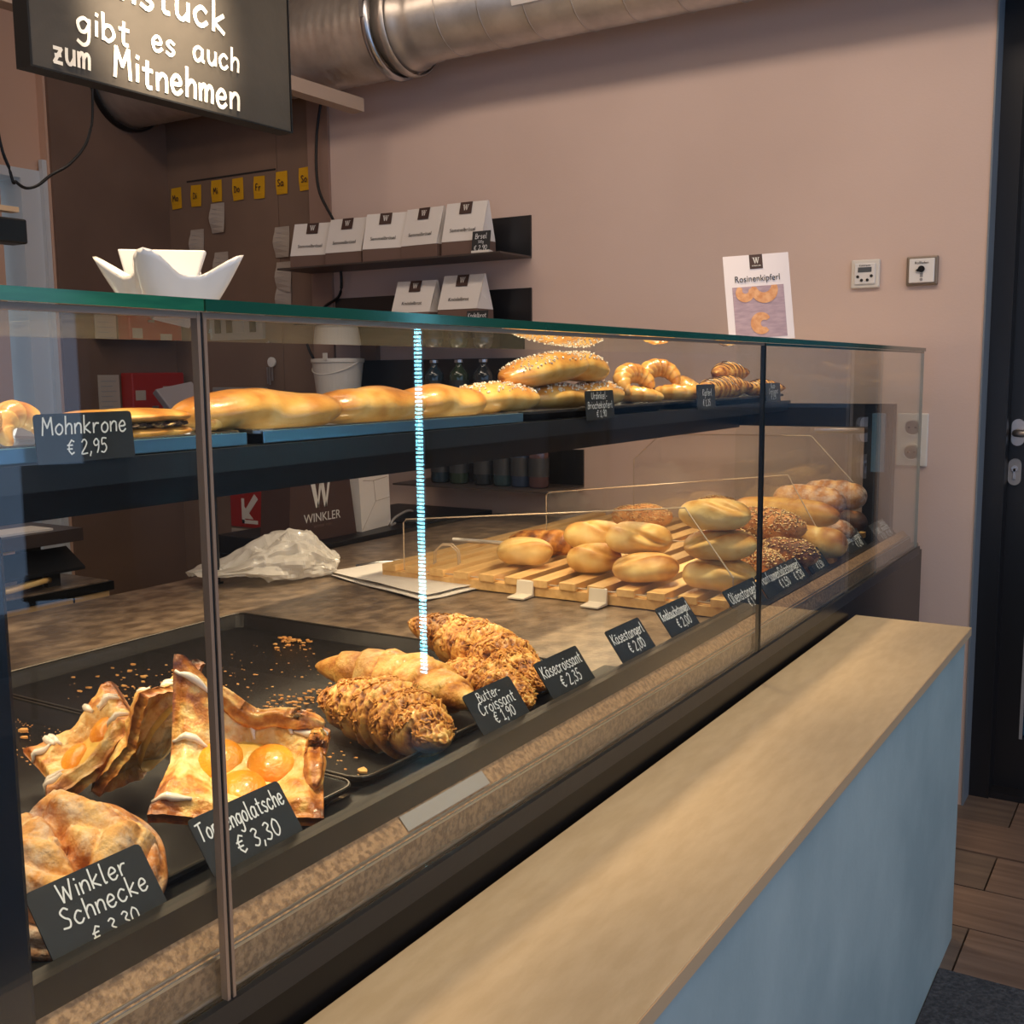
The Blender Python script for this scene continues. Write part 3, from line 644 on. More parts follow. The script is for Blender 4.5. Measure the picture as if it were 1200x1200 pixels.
zt = 1.175
glazed((-1.05, 1.055, zt+.026), .27, .10, .056, 84, 'long shiny golden pastry right of the near glass joint', 51, 1)
glazed((-1.05, 1.285, zt+.026), .215, .10, .056, 86, 'second shiny golden pastry along the upper shelf', 52, 2)
glazed((-1.05, 1.465, zt+.026), .19, .10, .056, 84, 'smooth peach-brown pastry behind the blue light reflection', 53, 1)
def sugared(loc, L, W, H, yaw, label, seed, pitch=0):
    sw = Sweep(line_spine(L, .012), pro_round(W/2, H/2, 2.3), lambda t, th: (1+.05*sin(2*th+7*t), .22+.35*max(0, cos(th-.1))**2+.2*max(0, sin(th))), flat=H*.42, amp=.07, nscale=14, seed=seed)
    o = bread('sugared_roll', sw, M_gold, loc, yaw, pitch, 0, label, 'pastry', UG); sugar(o, sw, 170, seed); return o
sugared((-1.05, 1.635, zt+.028), .235, .105, .058, 84, 'sugar-topped roll low at the left of the sugared group', 61)
sugared((-1.05, 1.855, zt+.026), .22, .105, .052, 86, 'bottom sugared roll under the tilted one', 62)
sugared((-1.05, 1.815, zt+.078), .25, .10, .062, 82, 'big tilted sugared roll on top of the pile', 63, -7)
sugared((-1.06, 2.045, zt+.027), .19, .10, .056, 88, 'bottom sugared roll behind the black price card', 64)
sugared((-1.07, 1.990, zt+.084), .17, .10, .064, 80, 'short sugared roll at the top right of the pile', 65, 5)
def kipferl(loc, Rr, r, yaw, pitch, roll, label, seed, a0=-.4, a1=3.9, mat=None, stripes=False, name='crescent_roll', n=9):
    def d(t, th):
        f = (t*n+.3*cos(th)) % 1; return 1.0-.10*f, .12+.22*f+.18*max(0, sin(th))
    sw = Sweep(arc_spine(Rr, a0, a1), pro_spindle(r, r*.95, .5), d, nu=90, nv=24, amp=.06, seed=seed)
    o = bread(name, sw, mat or M_gold, loc, yaw, pitch, roll, label, 'croissant' if stripes else 'pastry', UG)
    return o, sw
kipferl((-1.05, 2.215, zt+.044), .036, .024, 60, 0, 50, 'ring-shaped golden crescent roll right of the sugared rolls', 71)
kipferl((-1.05, 2.245, zt+.020), .045, .020, 150, 0, 8, 'golden crescent roll lying flat under the ring-shaped one', 72)
kipferl((-1.07, 2.385, zt+.052), .038, .024, 40, 0, 55, 'second upright golden crescent roll, taller one', 73)
kipferl((-1.04, 2.42, zt+.021), .045, .021, 190, 0, 6, 'golden crescent roll lying flat under the tall one', 74)
kipferl((-1.05, 2.555, zt+.028), .036, .025, 100, 0, 20, 'golden crescent roll half behind the small black card', 75)
def striped(loc, L, r, yaw, label, seed, pitch=0, bend=.02):
    def d(t, th):
        f = (t*7+.25*cos(th)) % 1; return 1-.12*f, .3+.3*f
    sw = Sweep(line_spine(L, bend), pro_spindle(r, r*.9, .7), d, nu=60, nv=22, flat=r*.8, amp=.08, seed=seed)
    o = bread('striped_croissant', sw, M_croi, loc, yaw, pitch, 0, label, 'croissant', UG); mb = MB()
    for k in range(11):
        t = .12+.76*k/10; mb.tube([sw.pos(min(.97, t+.02*i), pi*(.0+.11*i), lift=.0006) for i in range(9)], .0012, 4)
    mb.build('chocolate_stripes', M_choc, o); return o
striped((-1.04, 2.70, zt+.026), .16, .034, 70, 'chocolate striped croissant right of the small card', 81)
striped((-1.06, 2.82, zt+.030), .17, .036, 60, 'striped croissant second from the far shelf end', 82)
striped((-1.08, 2.90, zt+.068), .17, .036, 78, 'striped croissant on top of the heap near the shelf end', 83)
striped((-1.02, 2.985, zt+.024), .14, .030, 50, 'striped croissant at the far end behind the last card', 84)
# poppy crown and neighbours, near end
def crown_part(loc, L, W, H, yaw, label, seed):
    def d(t, th): r_ = abs(sin(2.2*pi*t+.4*th)); return 1+.14*r_, .2+.3*r_
    o = None
    sw = Sweep(line_spine(L), pro_round(W/2, H*.22, 4), d, nu=50, flat=H*.2, amp=.05, seed=seed)
    o = bread('poppy_crown', sw, M_gold, loc, yaw, 0, 0, label, 'pastry', UG); sw2 = Sweep(lambda t: Vector(((t-.5)*L*.98, 0, H*.52)), pro_round(W/2, H*.26, 4), d, nu=50, amp=.05, seed=seed+1)
    sw2.mesh().build('upper_half', M_gold, o, smooth=True)
    sw3 = Sweep(lambda t: Vector(((t-.5)*L*.97, 0, H*.25)), pro_round(W*.5, H*.16, 4), lambda t, th: (1+.08*sin(40*t+6*th), .5), nu=60, amp=.25, nscale=90, seed=seed+2)
    sw3.mesh().build('poppy_filling', M_poppy, o, smooth=True); return o
crown_part((-1.06, .842, zt+.010), .155, .10, .034, 86, 'flat golden poppy pastry with dark filling right of the big card', 91)
kipferl((-1.05, .945, zt+.018), .020, .018, 10, 0, 10, 'small golden pastry end at the near glass joint', 92, n=4)
kipferl((-1.06, .652, zt+.026), .024, .018, 90, 0, 70, 'ring-shaped pastry at the left edge above the counter', 93, n=5)
kipferl((-1.07, .715, zt+.016), .022, .016, 90, 0, 60, 'pale pastry half hidden left of the big card', 94, n=5)

# croissants on the big tray
def croissant(loc, L, r, yaw, label, seed, bend=.025, cheese=0, pitch=0, n=7, lift=0, tone=.3):
    def d(t, th):
        q = t if t < .5 else 1-t
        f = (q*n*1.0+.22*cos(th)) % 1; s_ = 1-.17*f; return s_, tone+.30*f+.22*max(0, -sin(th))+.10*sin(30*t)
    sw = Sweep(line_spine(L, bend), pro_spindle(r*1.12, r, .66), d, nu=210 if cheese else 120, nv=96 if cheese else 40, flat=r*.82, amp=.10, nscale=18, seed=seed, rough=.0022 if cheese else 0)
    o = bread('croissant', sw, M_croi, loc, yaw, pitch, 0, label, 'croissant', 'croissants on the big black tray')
    if cheese:
        rn = random.Random(seed); mb = MB()
        for _ in range(cheese):
            t = rn.uniform(.06, .95); th = pi*rn.uniform(-.05, 1.02); dt = rn.uniform(-.05, .05); dth = rn.uniform(-.45, .45); r_ = rn.uniform(.0008, .0016)
            P = []
            for i in range(5): P.append(sw.pos(min(.98, max(.02, t+dt*i/4+.01*sin(i*2+t*50))), th+dth*i/4+.08*sin(i*1.7+th*9), lift=.0008+.0012*rn.random()))
            mb.tube(P, r_, 5)
        stuff(mb.build('baked_cheese_shreds', M_cheese, o, smooth=True))
        scatter(o, sw, 'cheese_crumbs', M_cheese, 120, .0045, seed=seed, th0=-.05, th1=1.05, t0=.04, t1=.97, flatk=.5, el=1.5)
    return o
TZ = .7635
croissant((-.872, 1.065, TZ+.040), .268, .049, -13, 'cheese-crusted croissant lying nearest on the big black tray', 101, .018, 130)
croissant((-.965, 1.208, TZ+.038), .325, .045, -6, 'plain butter croissant with one bare smooth end', 102, .022, 0, tone=.22)
croissant((-.935, 1.375, TZ+.050), .365, .047, -20, 'cheese-crusted croissant farthest back, lying on top', 103, .020, 130, 5)
croissant((-.855, 1.290, TZ+.030), .24, .036, -24, 'cheese croissant squeezed between the plain and the rear one', 104, .010, 80)

# fruit pastries and snail
def heightfield(fn, n=44, thick=.006):
    mb = MB(); mb.t = []
    for s_ in (0, 1):
        for i in range(n+1):
            for j in range(n+1):
                u = 2*i/n-1; v = 2*j/n-1; x, y, z, tn = fn(u, v); mb.v.append((x, y, z-(thick if s_ else 0))); mb.t.append(tn)
    m = n+1
    for i in range(n):
        for j in range(n):
            a = i*m+j; mb.f.append((a, a+m, a+m+1, a+1)); b = a+m*m; mb.f.append((b, b+1, b+m+1, b+m))
    for i in range(n):
        for (a, b) in ((i*m, (i+1)*m), ((i+1)*m+n, i*m+n), (i+1, i), (n*m+i, n*m+i+1)):
            mb.f.append((a, b, b+m*m, a+m*m))
    return mb
def lean(rz, d, tilt):
    ax = Vector((0, 0, 1)).cross(Vector((cos(radians(d)), sin(radians(d)), 0)))
    return (Matrix.Rotation(radians(tilt), 3, ax) @ Matrix.Rotation(radians(rz), 3, 'Z')).to_euler()
def golatsche(loc, S, rot, label, seed, peak=.05, apr=3):
    h = S/2
    def fn(u, v):
        e = max(abs(u), abs(v)); cor = min(1, abs(u)*abs(v)*1.15); rr = sqrt(u*u+v*v)
        z = .004+.020*max(0, min(1, (rr-.45)/.3))-.012*max(0, (e-.85)/.15)
        if u < 0 and v > 0: z += peak*cor**1.5*1.3
        elif u*v > 0: z += .014*cor
        else: z += .010*cor
        z += .0035*noise.noise(Vector((u*5+seed, v*5, 1)))+.0018*abs(noise.noise(Vector((u*14+seed, v*14, 1))))+.0008*sin(40*e)*(e > .7)
        sx = u*h*(1-.12*(1-abs(v))*-.4); tn = .12+.45*cor+.35*max(0, e-.75)*2+.15*noise.noise(Vector((u*3, v*3, seed)))
        if peak > .04 and v > 0: v2 = v*(1-.55*max(0, (u+.5)/1.5))
        else: v2 = v
        return u*h*(.93+.07*abs(v)), v2*h*(.93+.07*abs(u)), z, tn
    o = heightfield(fn, 44, .012).build('curd_pastry', M_puffg, smooth=True); o.location = loc; o.rotation_euler = rot
    tag(o, label, 'pastry', 'fruit pastries on the near tray')
    mb = MB(); mb.t = None
    prof = [(.0001, .012)]+[(h*.70*sin(a), -.004+.018*cos(a)) for a in [pi/2*i/8 for i in range(1, 9)]]
    k = len(mb.v)
    mb.lathe(prof, 28, None, False, False)
    for i in range(len(mb.v)):
        x, y, z = mb.v[i]; mb.v[i] = (x, y, z+.002*noise.noise(Vector((x*60, y*60, seed))))
    mb.build('curd_filling', M_curd, o, smooth=True)
    for a_ in range(apr):
        a0 = [2.75, .35, 4.45][a_]; c = Vector(([-.36, .30, -.02][a_]*h, [.10, .02, -.44][a_]*h, .008)) if peak > .04 else Vector((cos(a0)*h*.38, sin(a0)*h*.38, .008)); mb = MB()
        prof = [(.0001, .0135)]+[(h*.31*sin(a)*(1+.05*sin(7*a)), .0135*cos(a)**.8 if cos(a) > 0 else 0) for a in [pi/2*i/9 for i in range(1, 11)]]
        mb.lathe(prof, 26, Matrix.Translation(c) @ Matrix.Rotation(.15*sin(a0*3), 4, 'X'), False, False); mb.build('apricot_half', M_apri, o, smooth=True)
    if peak > .04:
        sw = Sweep(lambda t: Vector(fn(-.5+1.42*t, .86)[:3])+Vector((0, 0, .004)), pro_round(.012, .013, 5), lambda t, th: (1+.10*sin(6*th+3*t), .35+.25*abs(sin(3*th))), nu=50, nv=32, amp=.25, nscale=40, seed=3)
        sw.mesh().build('folded_flap', M_puffg, o, smooth=True)
        sw = Sweep(lambda t: Vector(fn(.88, .70-1.3*t)[:3])+Vector((0, 0, .002)), pro_round(.011, .012, 5), lambda t, th: (1+.10*sin(6*th+3*t), .4+.25*abs(sin(3*th))), nu=40, nv=28, amp=.25, nscale=40, seed=6)
        sw.mesh().build('folded_flap', M_puffg, o, smooth=True)
    rn = random.Random(seed)
    for q in range(9):
        u0 = rn.uniform(-.9, .9); P = []; side = q % 3
        for i in range(9):
            t = i/8; u, v = ((-1+.55*t, .95-.5*t*0+u0*.05) if side == 0 else ((u0+.10*t, .98-.42*t) if side == 1 else (.98-.42*t, u0+.08*t)))
            if side == 0: u, v = -.98+.45*t, u0
            x, y, z, _ = fn(max(-1, min(1, u)), max(-1, min(1, v))); P.append((x, y, z+.0012))
        mb = MB(); mb.tube(P, lambda t: .0018+.0030*sin(pi*t)**2, 6); mb.build('icing_drizzle', M_icing, o, smooth=True)
    return o
golatsche((-.836, .798, .826), .172, lean(38, -43, 24), 'apricot curd pastry facing the glass behind its own price card', 5, .060)
golatsche((-.985, .815, .838), .135, lean(20, 200, 62), 'curd pastry standing on edge, seen from its flaky side', 9, .03)
golatsche((-1.055, .775, .815), .125, lean(60, 250, 42), 'small peach pastry at the far left of the fruit pastries', 13, .02, 2)
def snail(loc, rot, R0, label):
    def fn(u, v):
        a = math.atan2(v, u); e = max(abs(u), abs(v)); s_ = 1/max(abs(cos(a)), abs(sin(a))); r_ = e
        sq = .80+.20*(s_-1)/.414
        x, y = R0*r_*cos(a)*sq, R0*r_*sin(a)*sq
        sp = (r_*2.3+a/(2*pi)) % 1
        z = .045*max(0, 1-r_**6)**.6+.012*(sp*(1-sp)*4)**.7*(1-r_**6)-.020*exp(-((v*.8+u*.25+.12*sin(3*u))/.10)**2)*(1-r_**3)
        z += .007*noise.noise(Vector((x*34, y*34, 2)))+.004*abs(noise.noise(Vector((x*90, y*60, 5))))+.0016*noise.noise(Vector((x*300, y*300, 5)))
        return x, y, z, .15+.35*sp*r_+.45*max(0, r_-.7)+.45*exp(-((v*.8+u*.25+.12*sin(3*u))/.14)**2)*.8
    o = heightfield(fn, 72, .014).build('pastry_snail', M_puff, smooth=True); o.location = loc; o.rotation_euler = rot
    sub_ = MB(); sub_.t = []
    sw = Sweep(lambda t: Vector((R0*.80*cos(2*pi*t), R0*.80*sin(2*pi*t), -.004)), lambda t: (.020, .024), lambda t, th: (1+.09*sin(th*7), .35+.3*abs(sin(th*7))), nu=96, nv=40, amp=.12, nscale=30)
    sw.mesh().build('layered_side', M_puff, o, smooth=True)
    return tag(o, label, 'pastry', 'fruit pastries on the near tray')
snail((-.822, .565, .808), (radians(20), radians(16), radians(20)), .080, 'large sugar-dusted puff pastry snail nearest the viewer')

# crumbs and flakes on the trays
def flakes(name, label, pts, parentless=True):
    mb = MB(); rn = random.Random(len(pts)*3+5)
    for (x, y, s_) in pts:
        n = rn.randint(4, 6); k = len(mb.v); a0 = rn.uniform(0, 6); zz = rn.uniform(.0003, .002)
        for lay in (0, 1):
            for i in range(n):
                a = a0+2*pi*i/n; r_ = s_*(.6+.5*((i*7+int(x*1000)) % 5)/5)
                mb.v.append((x+r_*cos(a)*1.3, y+r_*sin(a)*.8, TZ+.001+zz+lay*max(.0006, s_*.35)+.25*s_*rn.uniform(-.3, .6)*lay))
        mb.f.append(tuple(k+i for i in range(n))[::-1]); mb.f.append(tuple(k+n+i for i in range(n)))
        for i in range(n): j = (i+1) % n; mb.f.append((k+i, k+j, k+n+j, k+n+i))
    o = mb.build(name, M_crumb); tag(o, label, 'crumbs'); return stuff(o)
P = []; rn = random.Random(21)
for (cx, cy, sx, sy, n, s_) in ((-1.33, 1.20, .12, .12, 90, .0022), (-1.10, 1.10, .035, .12, 150, .0035), (-1.16, 1.05, .05, .05, 50, .004), (-1.36, 1.42, .04, .03, 26, .0045), (-1.05, 1.03, .10, .10, 90, .002), (-.93, .99, .08, .04, 40, .0022), (-1.3, 1.05, .10, .05, 40, .0035), (-1.2, 1.35, .16, .10, 60, .0014), (-1.42, 1.12, .06, .06, 26, .0045)):
    for _ in range(n):
        x = rn.gauss(cx, sx*.7); y = rn.gauss(cy, sy*.7)
        if -1.54 < x < -.82 and .955 < y < 1.47: P.append((x, y, s_*rn.uniform(.35, 1.35)))
P += [(-.835, .985, .0085), (-1.37, 1.43, .009)]
flakes('pastry_flakes', 'golden pastry flakes and crumbs scattered over the big black tray', P)
P = []
for (cx, cy, sx, sy, n, s_) in ((-1.38, .88, .09, .02, 110, .0013), (-1.22, .83, .06, .04, 40, .002), (-.97, .62, .04, .05, 25, .003)):
    for _ in range(n):
        x = rn.gauss(cx, sx*.8); y = rn.gauss(cy, sy*.8)
        if -1.54 < x < -.82 and .38 < y < .895: P.append((x, y, s_*rn.uniform(.35, 1.3)))
P += [(-1.335, .865, .008), (-1.31, .85, .006)]
flakes('sugar_crumbs', 'pale crumbs on the near tray left of the fruit pastries', P)
# ------------------------------------------------------------------ price cards
def card_matrix(x, y, z, lean, yaw=0):
    up = Vector((-sin(lean), 0, cos(lean))); X = Vector((0, 1, 0)); Zn = X.cross(up)
    m = Matrix(((X[0], up[0], Zn[0], x), (X[1], up[1], Zn[1], y), (X[2], up[2], Zn[2], z), (0, 0, 0, 1)))
    return m @ Matrix.Rotation(yaw, 4, 'Y')
def card(y0, y1, h, xb, zb, lean, lines, label, below=.014, wd=.085, yaw=0, group=None, roll=0, mat=None):
    W = y1-y0; r = .004; mb = MB()
    P = [(-W/2, -below), (W/2, -below)]+[(W/2-r+r*cos(a), h-r+r*sin(a)) for a in (0, pi/4, pi/2)]+[(-W/2+r+r*cos(a), h-r+r*sin(a)) for a in (pi/2, .75*pi, pi)]
    mb.prism(P, 'z', -.0012, 0); o = mb.build('price_card', mat or M_card)
    o.matrix_world = card_matrix(xb, (y0+y1)/2, zb, lean, yaw) @ Matrix.Rotation(roll, 4, 'Z')
    tag(o, label, 'price tag', group)
    text_block(lines, W, Matrix.Translation((0, 0, .0004)), wd, o)
    return o
LN = radians(36)
def C(y0, y1, lines, label, **k): return card(y0, y1, k.pop('h', .053), -.676, k.pop('zb', .829), k.pop('lean', LN), lines, label, **k)
C(.449, .553, [('Winkler', .002, .035, .0086, .086), ('Schnecke', .004, .0165, .0086, .096), ('€ 3,30', .004, -.004, .0075, .07)], 'dark price card in front of the pastry snail, last line cut by the rail')
C(.603, .712, [('Topfengolatsche', .0, .031, .0092, .102), ('€ 3,30', .006, .007, .0092, .056)], 'price card of the apricot curd pastry, crossing the near glass joint')
C(1.018, 1.122, [('Butter-', -.004, .037, .0072, .05), ('Croissant', .002, .022, .0085, .078), ('€ 1,90', .004, .006, .0080, .056)], 'price card with three lines below the plain croissant')
C(1.182, 1.298, [('Käsecroissant', .0, .029, .0092, .106), ('€ 2,35', .004, .008, .0092, .058)], 'price card at the tip of the rear croissant')
C(1.386, 1.500, [('Käsestangerl', .0, .029, .0090, .104), ('€ 2,00', .006, .008, .0090, .062)], 'price card alone in front of the bare worktop, left one')
C(1.562, 1.678, [('Knoblauchstangerl', .0, .029, .0090, .110), ('€ 2,00', .010, .008, .0092, .062)], 'price card alone in front of the bare worktop, right one by the rack')
def C2(y0, y1, lines, label, **k): return card(y0, y1, k.pop('h', .056), -.692, .792, LN, lines, label, below=.01, **k)
C2(1.905, 2.075, [('Olivenstangerl', .0, .026, .012, .15), ('€ 1,35', .022, .006, .0095, .07)], 'price card behind the far glass joint')
C2(2.085, 2.36, [('Hanfsamen/Salzstangerl', .0, .032, .0115, .25), ('€ 1,50', -.012, .009, .0105, .075), ('€ 1,30', .085, .009, .0105, .075)], 'widest price card, with two prices side by side')
C2(2.385, 2.52, [('Quark-Kürbis', -.008, .040, .008, .09), ('weckerl', .0, .024, .008, .07), ('€ 1,50', .010, .008, .0085, .07)], 'three-line price card right of the widest card')
C2(2.70, 2.87, [('Laugenstangerl', .012, .028, .010, .13), ('€ 1,40', .030, .009, .010, .07)], 'price card near the far end of the rack')
card(2.90, 3.08, .06, -.665, .792, LN, [('Dinkel-', .035, .044, .0085, .08), ('DINKEL', -.035, .028, .009, .07), ('baguette', .035, .030, .0085, .08), ('€ 2,60', -.025, .010, .0085, .05), ('€ 1,90', .04, .010, .0085, .05)], 'price card in the far corner next to the gantry leg', below=.01)
# upper shelf cards
def CU(y0, y1, zt_, zb_, lines, label, x=-.970, **k):
    return card(y0, y1, zt_-zb_, x, zb_, radians(4), lines, label, below=0, **k)
CU(.664, .782, 1.213, 1.163, [('Mohnkrone', .0, .029, .0100, .104), ('€ 2,95', .0, .008, .0085, .062)], 'big black price card left of the near glass joint on the upper shelf', wd=.09)
CU(1.826, 1.945, 1.214, 1.158, [('Urdinkel-', -.002, .040, .0075, .075), ('Briochekipferl', .0, .022, .0075, .105), ('€ 1,90', .004, .005, .0075, .06)], 'black price card before the sugared rolls on the upper shelf')
CU(2.376, 2.49, 1.218, 1.158, [('Kipferl', .006, .034, .0085, .06), ('€ 1,35', .0, .010, .0085, .06)], 'small black price card before the crescent rolls')
CU(2.86, 2.98, 1.215, 1.165, [('Nuss-', .0, .036, .008, .05), ('Croissant', .0, .021, .008, .085), ('€ 1,95', .0, .006, .0075, .06)], 'black price card at far shelf end behind the far glass joint', mat=pmat('blue_black_card', (.02, .032, .045), .4))

# ------------------------------------------------------------------ things on and above the glass top
GT = 1.3058
def bowl_mesh():
    mb = MB(); n = 64; rings = []
    for i in range(15):
        s_ = i/14
        rings.append((s_, 0))
    def P(s_, a, inner):
        c = abs(cos(2*a))**4.5; top = .040+.022*c; base = .034; rad = .03+(.045+.030*c-.03)*s_**1.25
        z = top*s_**1.7*1.0+(.004 if inner else 0)*(1-s_); 
        if inner: rad -= .0035
        sq = 1/max(abs(cos(a+pi/4)), abs(sin(a+pi/4)))
        rad *= 1-.0*sq
        return (rad*cos(a), rad*sin(a), z)
    order = [(i/14, False) for i in range(15)]+[(1-i/14, True) for i in range(15)]
    for s_, inn in order:
        for j in range(n): mb.v.append(P(s_, 2*pi*j/n, inn))
    for i in range(len(order)-1):
        for j in range(n): a = i*n+j; b = i*n+(j+1) % n; mb.f.append((a, b, b+n, a+n))
    mb.f.append(tuple(range(n))[::-1]); mb.f.append(tuple((len(order)-1)*n+j for j in range(n))); return mb
o = bowl_mesh().build('ceramic_bowl', M_white, smooth=True); o.location = (-.868, .752, GT); o.rotation_euler = (0, 0, radians(32))
tag(o, 'white square ceramic bowl with four pointed corners on the glass top', 'bowl')
mb = MB(); mb.prism([(-.030, 0), (.026, 0), (.043, .058), (-.048, .060)], 'y', -.004, .004)
o = mb.build('small_dish', M_white, bevel=.002); o.location = (-.905, .775, GT+.016); o.rotation_euler = (radians(-14), 0, radians(34))
tag(o, 'small flat white dish leaning inside the pointed bowl', 'dish')
# poster
ps = thing('product_poster', 'white product poster with crescent rolls standing on the glass top', 'poster')
Pm = Matrix(((.995, .0, -.10, -.725), (.10, .02, .995, 2.095), (0, 1, 0, GT+.001), (0, 0, 0, 1)))
R3 = Matrix.Rotation(radians(33), 3, 'Z') @ Matrix.Rotation(radians(90-7), 3, 'X')
ps.matrix_world = Matrix.Translation((-.722, 2.095, GT+.002)) @ R3.to_4x4() @ Matrix.Rotation(radians(4.0), 4, 'Z')
mb = MB(); mb.box(-.065, .065, 0, .170, -.0006, 0); mb.build('sheet', pmat('poster_paper', (.80, .74, .76), .5), ps)
mb = MB(); mb.box(-.051, .051, .006, .108, 0, .0003); mb.build('photo_print', pmat('poster_photo_ground', lin(182, 158, 168), .5, col2=lin(160, 138, 150), scale=40, stretch=(1, 4, 1)), ps)
mb = MB(); mb.box(-.013, .013, .142, .170, 0, .0004); mb.build('logo_field', M_dbrown, ps)
mb = MB(); serif_w(mb, Matrix.Translation((0, .1525, .0007)), .0115); mb.build('logo_letter', M_chalkw, ps)
font_text('WINKLER', .0042, M_chalkw, ps, Matrix.Translation((0, .1465, .0006)))
font_text('Rosinenkipferl', .0175, M_ink, ps, Matrix.Translation((0, .1175, .0005)), squeeze=.90)
def flat_kipferl(mb, cx, cy, R_, r, a0, a1, z, clip=1):
    n = 24; k = len(mb.v); 
    for i in range(n+1):
        a = a0+(a1-a0)*i/n; w_ = r*(sin(pi*(.08+.84*i/n)))**.6
        for q in (-1, 1):
            mb.v.append((cx+(R_+q*w_)*cos(a), min(.108, cy+(R_+q*w_)*sin(a)), z))
    for i in range(n): mb.f.append((k+2*i, k+2*i+1, k+2*i+3, k+2*i+2))
M_kp = pmat('printed_kipferl', lin(226, 172, 124), .5, col2=lin(204, 138, 88), scale=90)
mb = MB(); flat_kipferl(mb, .004, .034, .014, .010, .6, 5.4, .0006); flat_kipferl(mb, -.026, .098, .012, .0085, 2.2, 6.8, .0006); flat_kipferl(mb, .012, .104, .020, .0105, 3.0, 6.6, .0007)
mb.build('printed_crescents', M_kp, ps)
# hanging blackboard sign
sg = thing('hanging_blackboard', 'hanging blackboard with white handwriting lit by a spotlight', 'sign', (-1.1, .98, 1.59))
mb = MB(); mb.box(-.022, 0, -.203, .203, 0, .72); mb.build('board', [M_board], sg)
mb = MB(); mb.box(-.024, .0015, -.2055, -.203, 0, .72); mb.box(-.024, .0015, .203, .2055, 0, .72); mb.box(-.024, .0015, -.2055, .2055, -.002, 0); mb.build('edge_trim', M_blacks, sg)
mb = MB()
def sign_word(t, y0, z, xh, L, seed, wd=.13, rot=0):
    S, LL = layout(t, xh, .05, .09, seed, .34); sx = L/LL
    S = [[(p[0]*sx, p[1]) for p in P] for P in S]
    strokes_mb(mb, S, xh*wd*2, Matrix(((0, 0, 1, .0012), (1, 0, 0, y0-.98), (0, 1, 0, z-1.59), (0, 0, 0, 1))) @ Matrix.Rotation(rot, 4, 'Z'))
sign_word('zum', .803, 1.600, .0155, .052, 1); sign_word('Mitnehmen', .884, 1.600, .0190, .205, 2)
sign_word('gibt', .836, 1.640, .0160, .078, 3); sign_word('es', .942, 1.646, .0150, .040, 4); sign_word('auch', 1.008, 1.648, .0155, .082, 5)
sign_word('Frühstück', .812, 1.693, .020, .258, 6); sign_word('Unser', .85, 1.75, .020, .15, 7)
mb.build('handwriting', M_chalkw, sg)
mb = MB(); mb.tube([(-.01, -.15, .72), (-.01, -.15, 1.36)], .0015, 6); mb.tube([(-.01, .15, .72), (-.01, .15, 1.36)], .0015, 6); mb.build('hanging_wire', M_steel, sg)
mb = MB(); mb.lathe([(.03, -.06), (.035, .05), (.012, .06)], 16); o = mb.build('ceiling_spot', M_blacks); o.location = (-.22, .74, 2.42); o.rotation_euler = (radians(10), radians(-70), 0)
tag(o, 'black track spotlight aimed at the hanging blackboard', 'lamp')
mb = MB(); mb.tube([(0, 0, .02), (0, 0, .74)], .006, 8); s_ = mb.build('stem', M_blacks, o); s_.rotation_euler = (0, radians(68), 0)
# ------------------------------------------------------------------ duct, beam, cables
dt = thing('ventilation_duct', 'galvanised round ventilation duct running along the wall under the ceiling', 'duct', (-2.3, 3.03, 2.40))
RX = Matrix.Rotation(radians(90), 4, 'Y')
prof = []
for i in range(150):
    x = -1.40+1.36*i/149; prof.append((.158+.0022*sin(i*pi/2.0)**2*(1 if (i//2) % 2 else .4), x))
mb = MB(); mb.lathe(prof, 48, RX); mb.build('flexible_sleeve', M_galv, dt, smooth=True)
prof = []
for i in range(0, 61):
    x = .10+2.35*i/60; prof += [(.132, x)]
mb = MB(); mb.lathe([(.150, -.02), (.150, .05), (.140, .06), (.134, .10), (.134, .12), (.130, .125), (.130, 2.5)], 48, RX); mb.build('rigid_pipe', M_galv, dt, smooth=True)
mb = MB(); mb.lathe([(.160, -.05), (.170, -.045), (.170, -.025), (.160, -.02)], 48, RX, False, False); mb.build('clamp_ring', M_steel, dt, smooth=True)
mb = MB(); mb.box(-.045, -.03, -.175, -.160, -.01, .05); mb.build('clamp_bolt', M_steel, dt)
mb = MB(); mb.lathe([(.160, .012), (.166, .014), (.166, .035), (.160, .04)], 48, RX, False, False); mb.build('flange_ring', M_galv, dt, smooth=True)
for k in range(14):
    mb = MB(); x0 = .20+.158*k; mb.tube([(x0+.035*j/36, .131*cos(2*pi*j/36), .131*sin(2*pi*j/36)) for j in range(37)], .0022, 5); mb.build('spiral_seam', M_galv, dt, smooth=True)
mb = MB(); mb.lathe([(.168, -1.40), (.176, -1.395), (.176, -1.37), (.168, -1.365)], 48, RX, False, False); mb.build('end_collar', M_blacks, dt, smooth=True)
mb = MB()
for j in range(9):
    a = radians(180+j*3.2)
    for q in (.50, .74): mb.v.append((q, .1335*cos(a), .1335*sin(a)))
for j in range(8): mb.f.append((2*j, 2*j+1, 2*j+3, 2*j+2))
mb.build('paper_label', M_paper, dt)
mb = MB(); mb.box(-2.555, -2.50, 1.4, 3.06, 2.155, 2.20); o = mb.build('wooden_rail', pmat('pale_rail', lin(178, 156, 138), .6)); tag(o, 'pale wooden rail ending under the ventilation duct', 'rail')
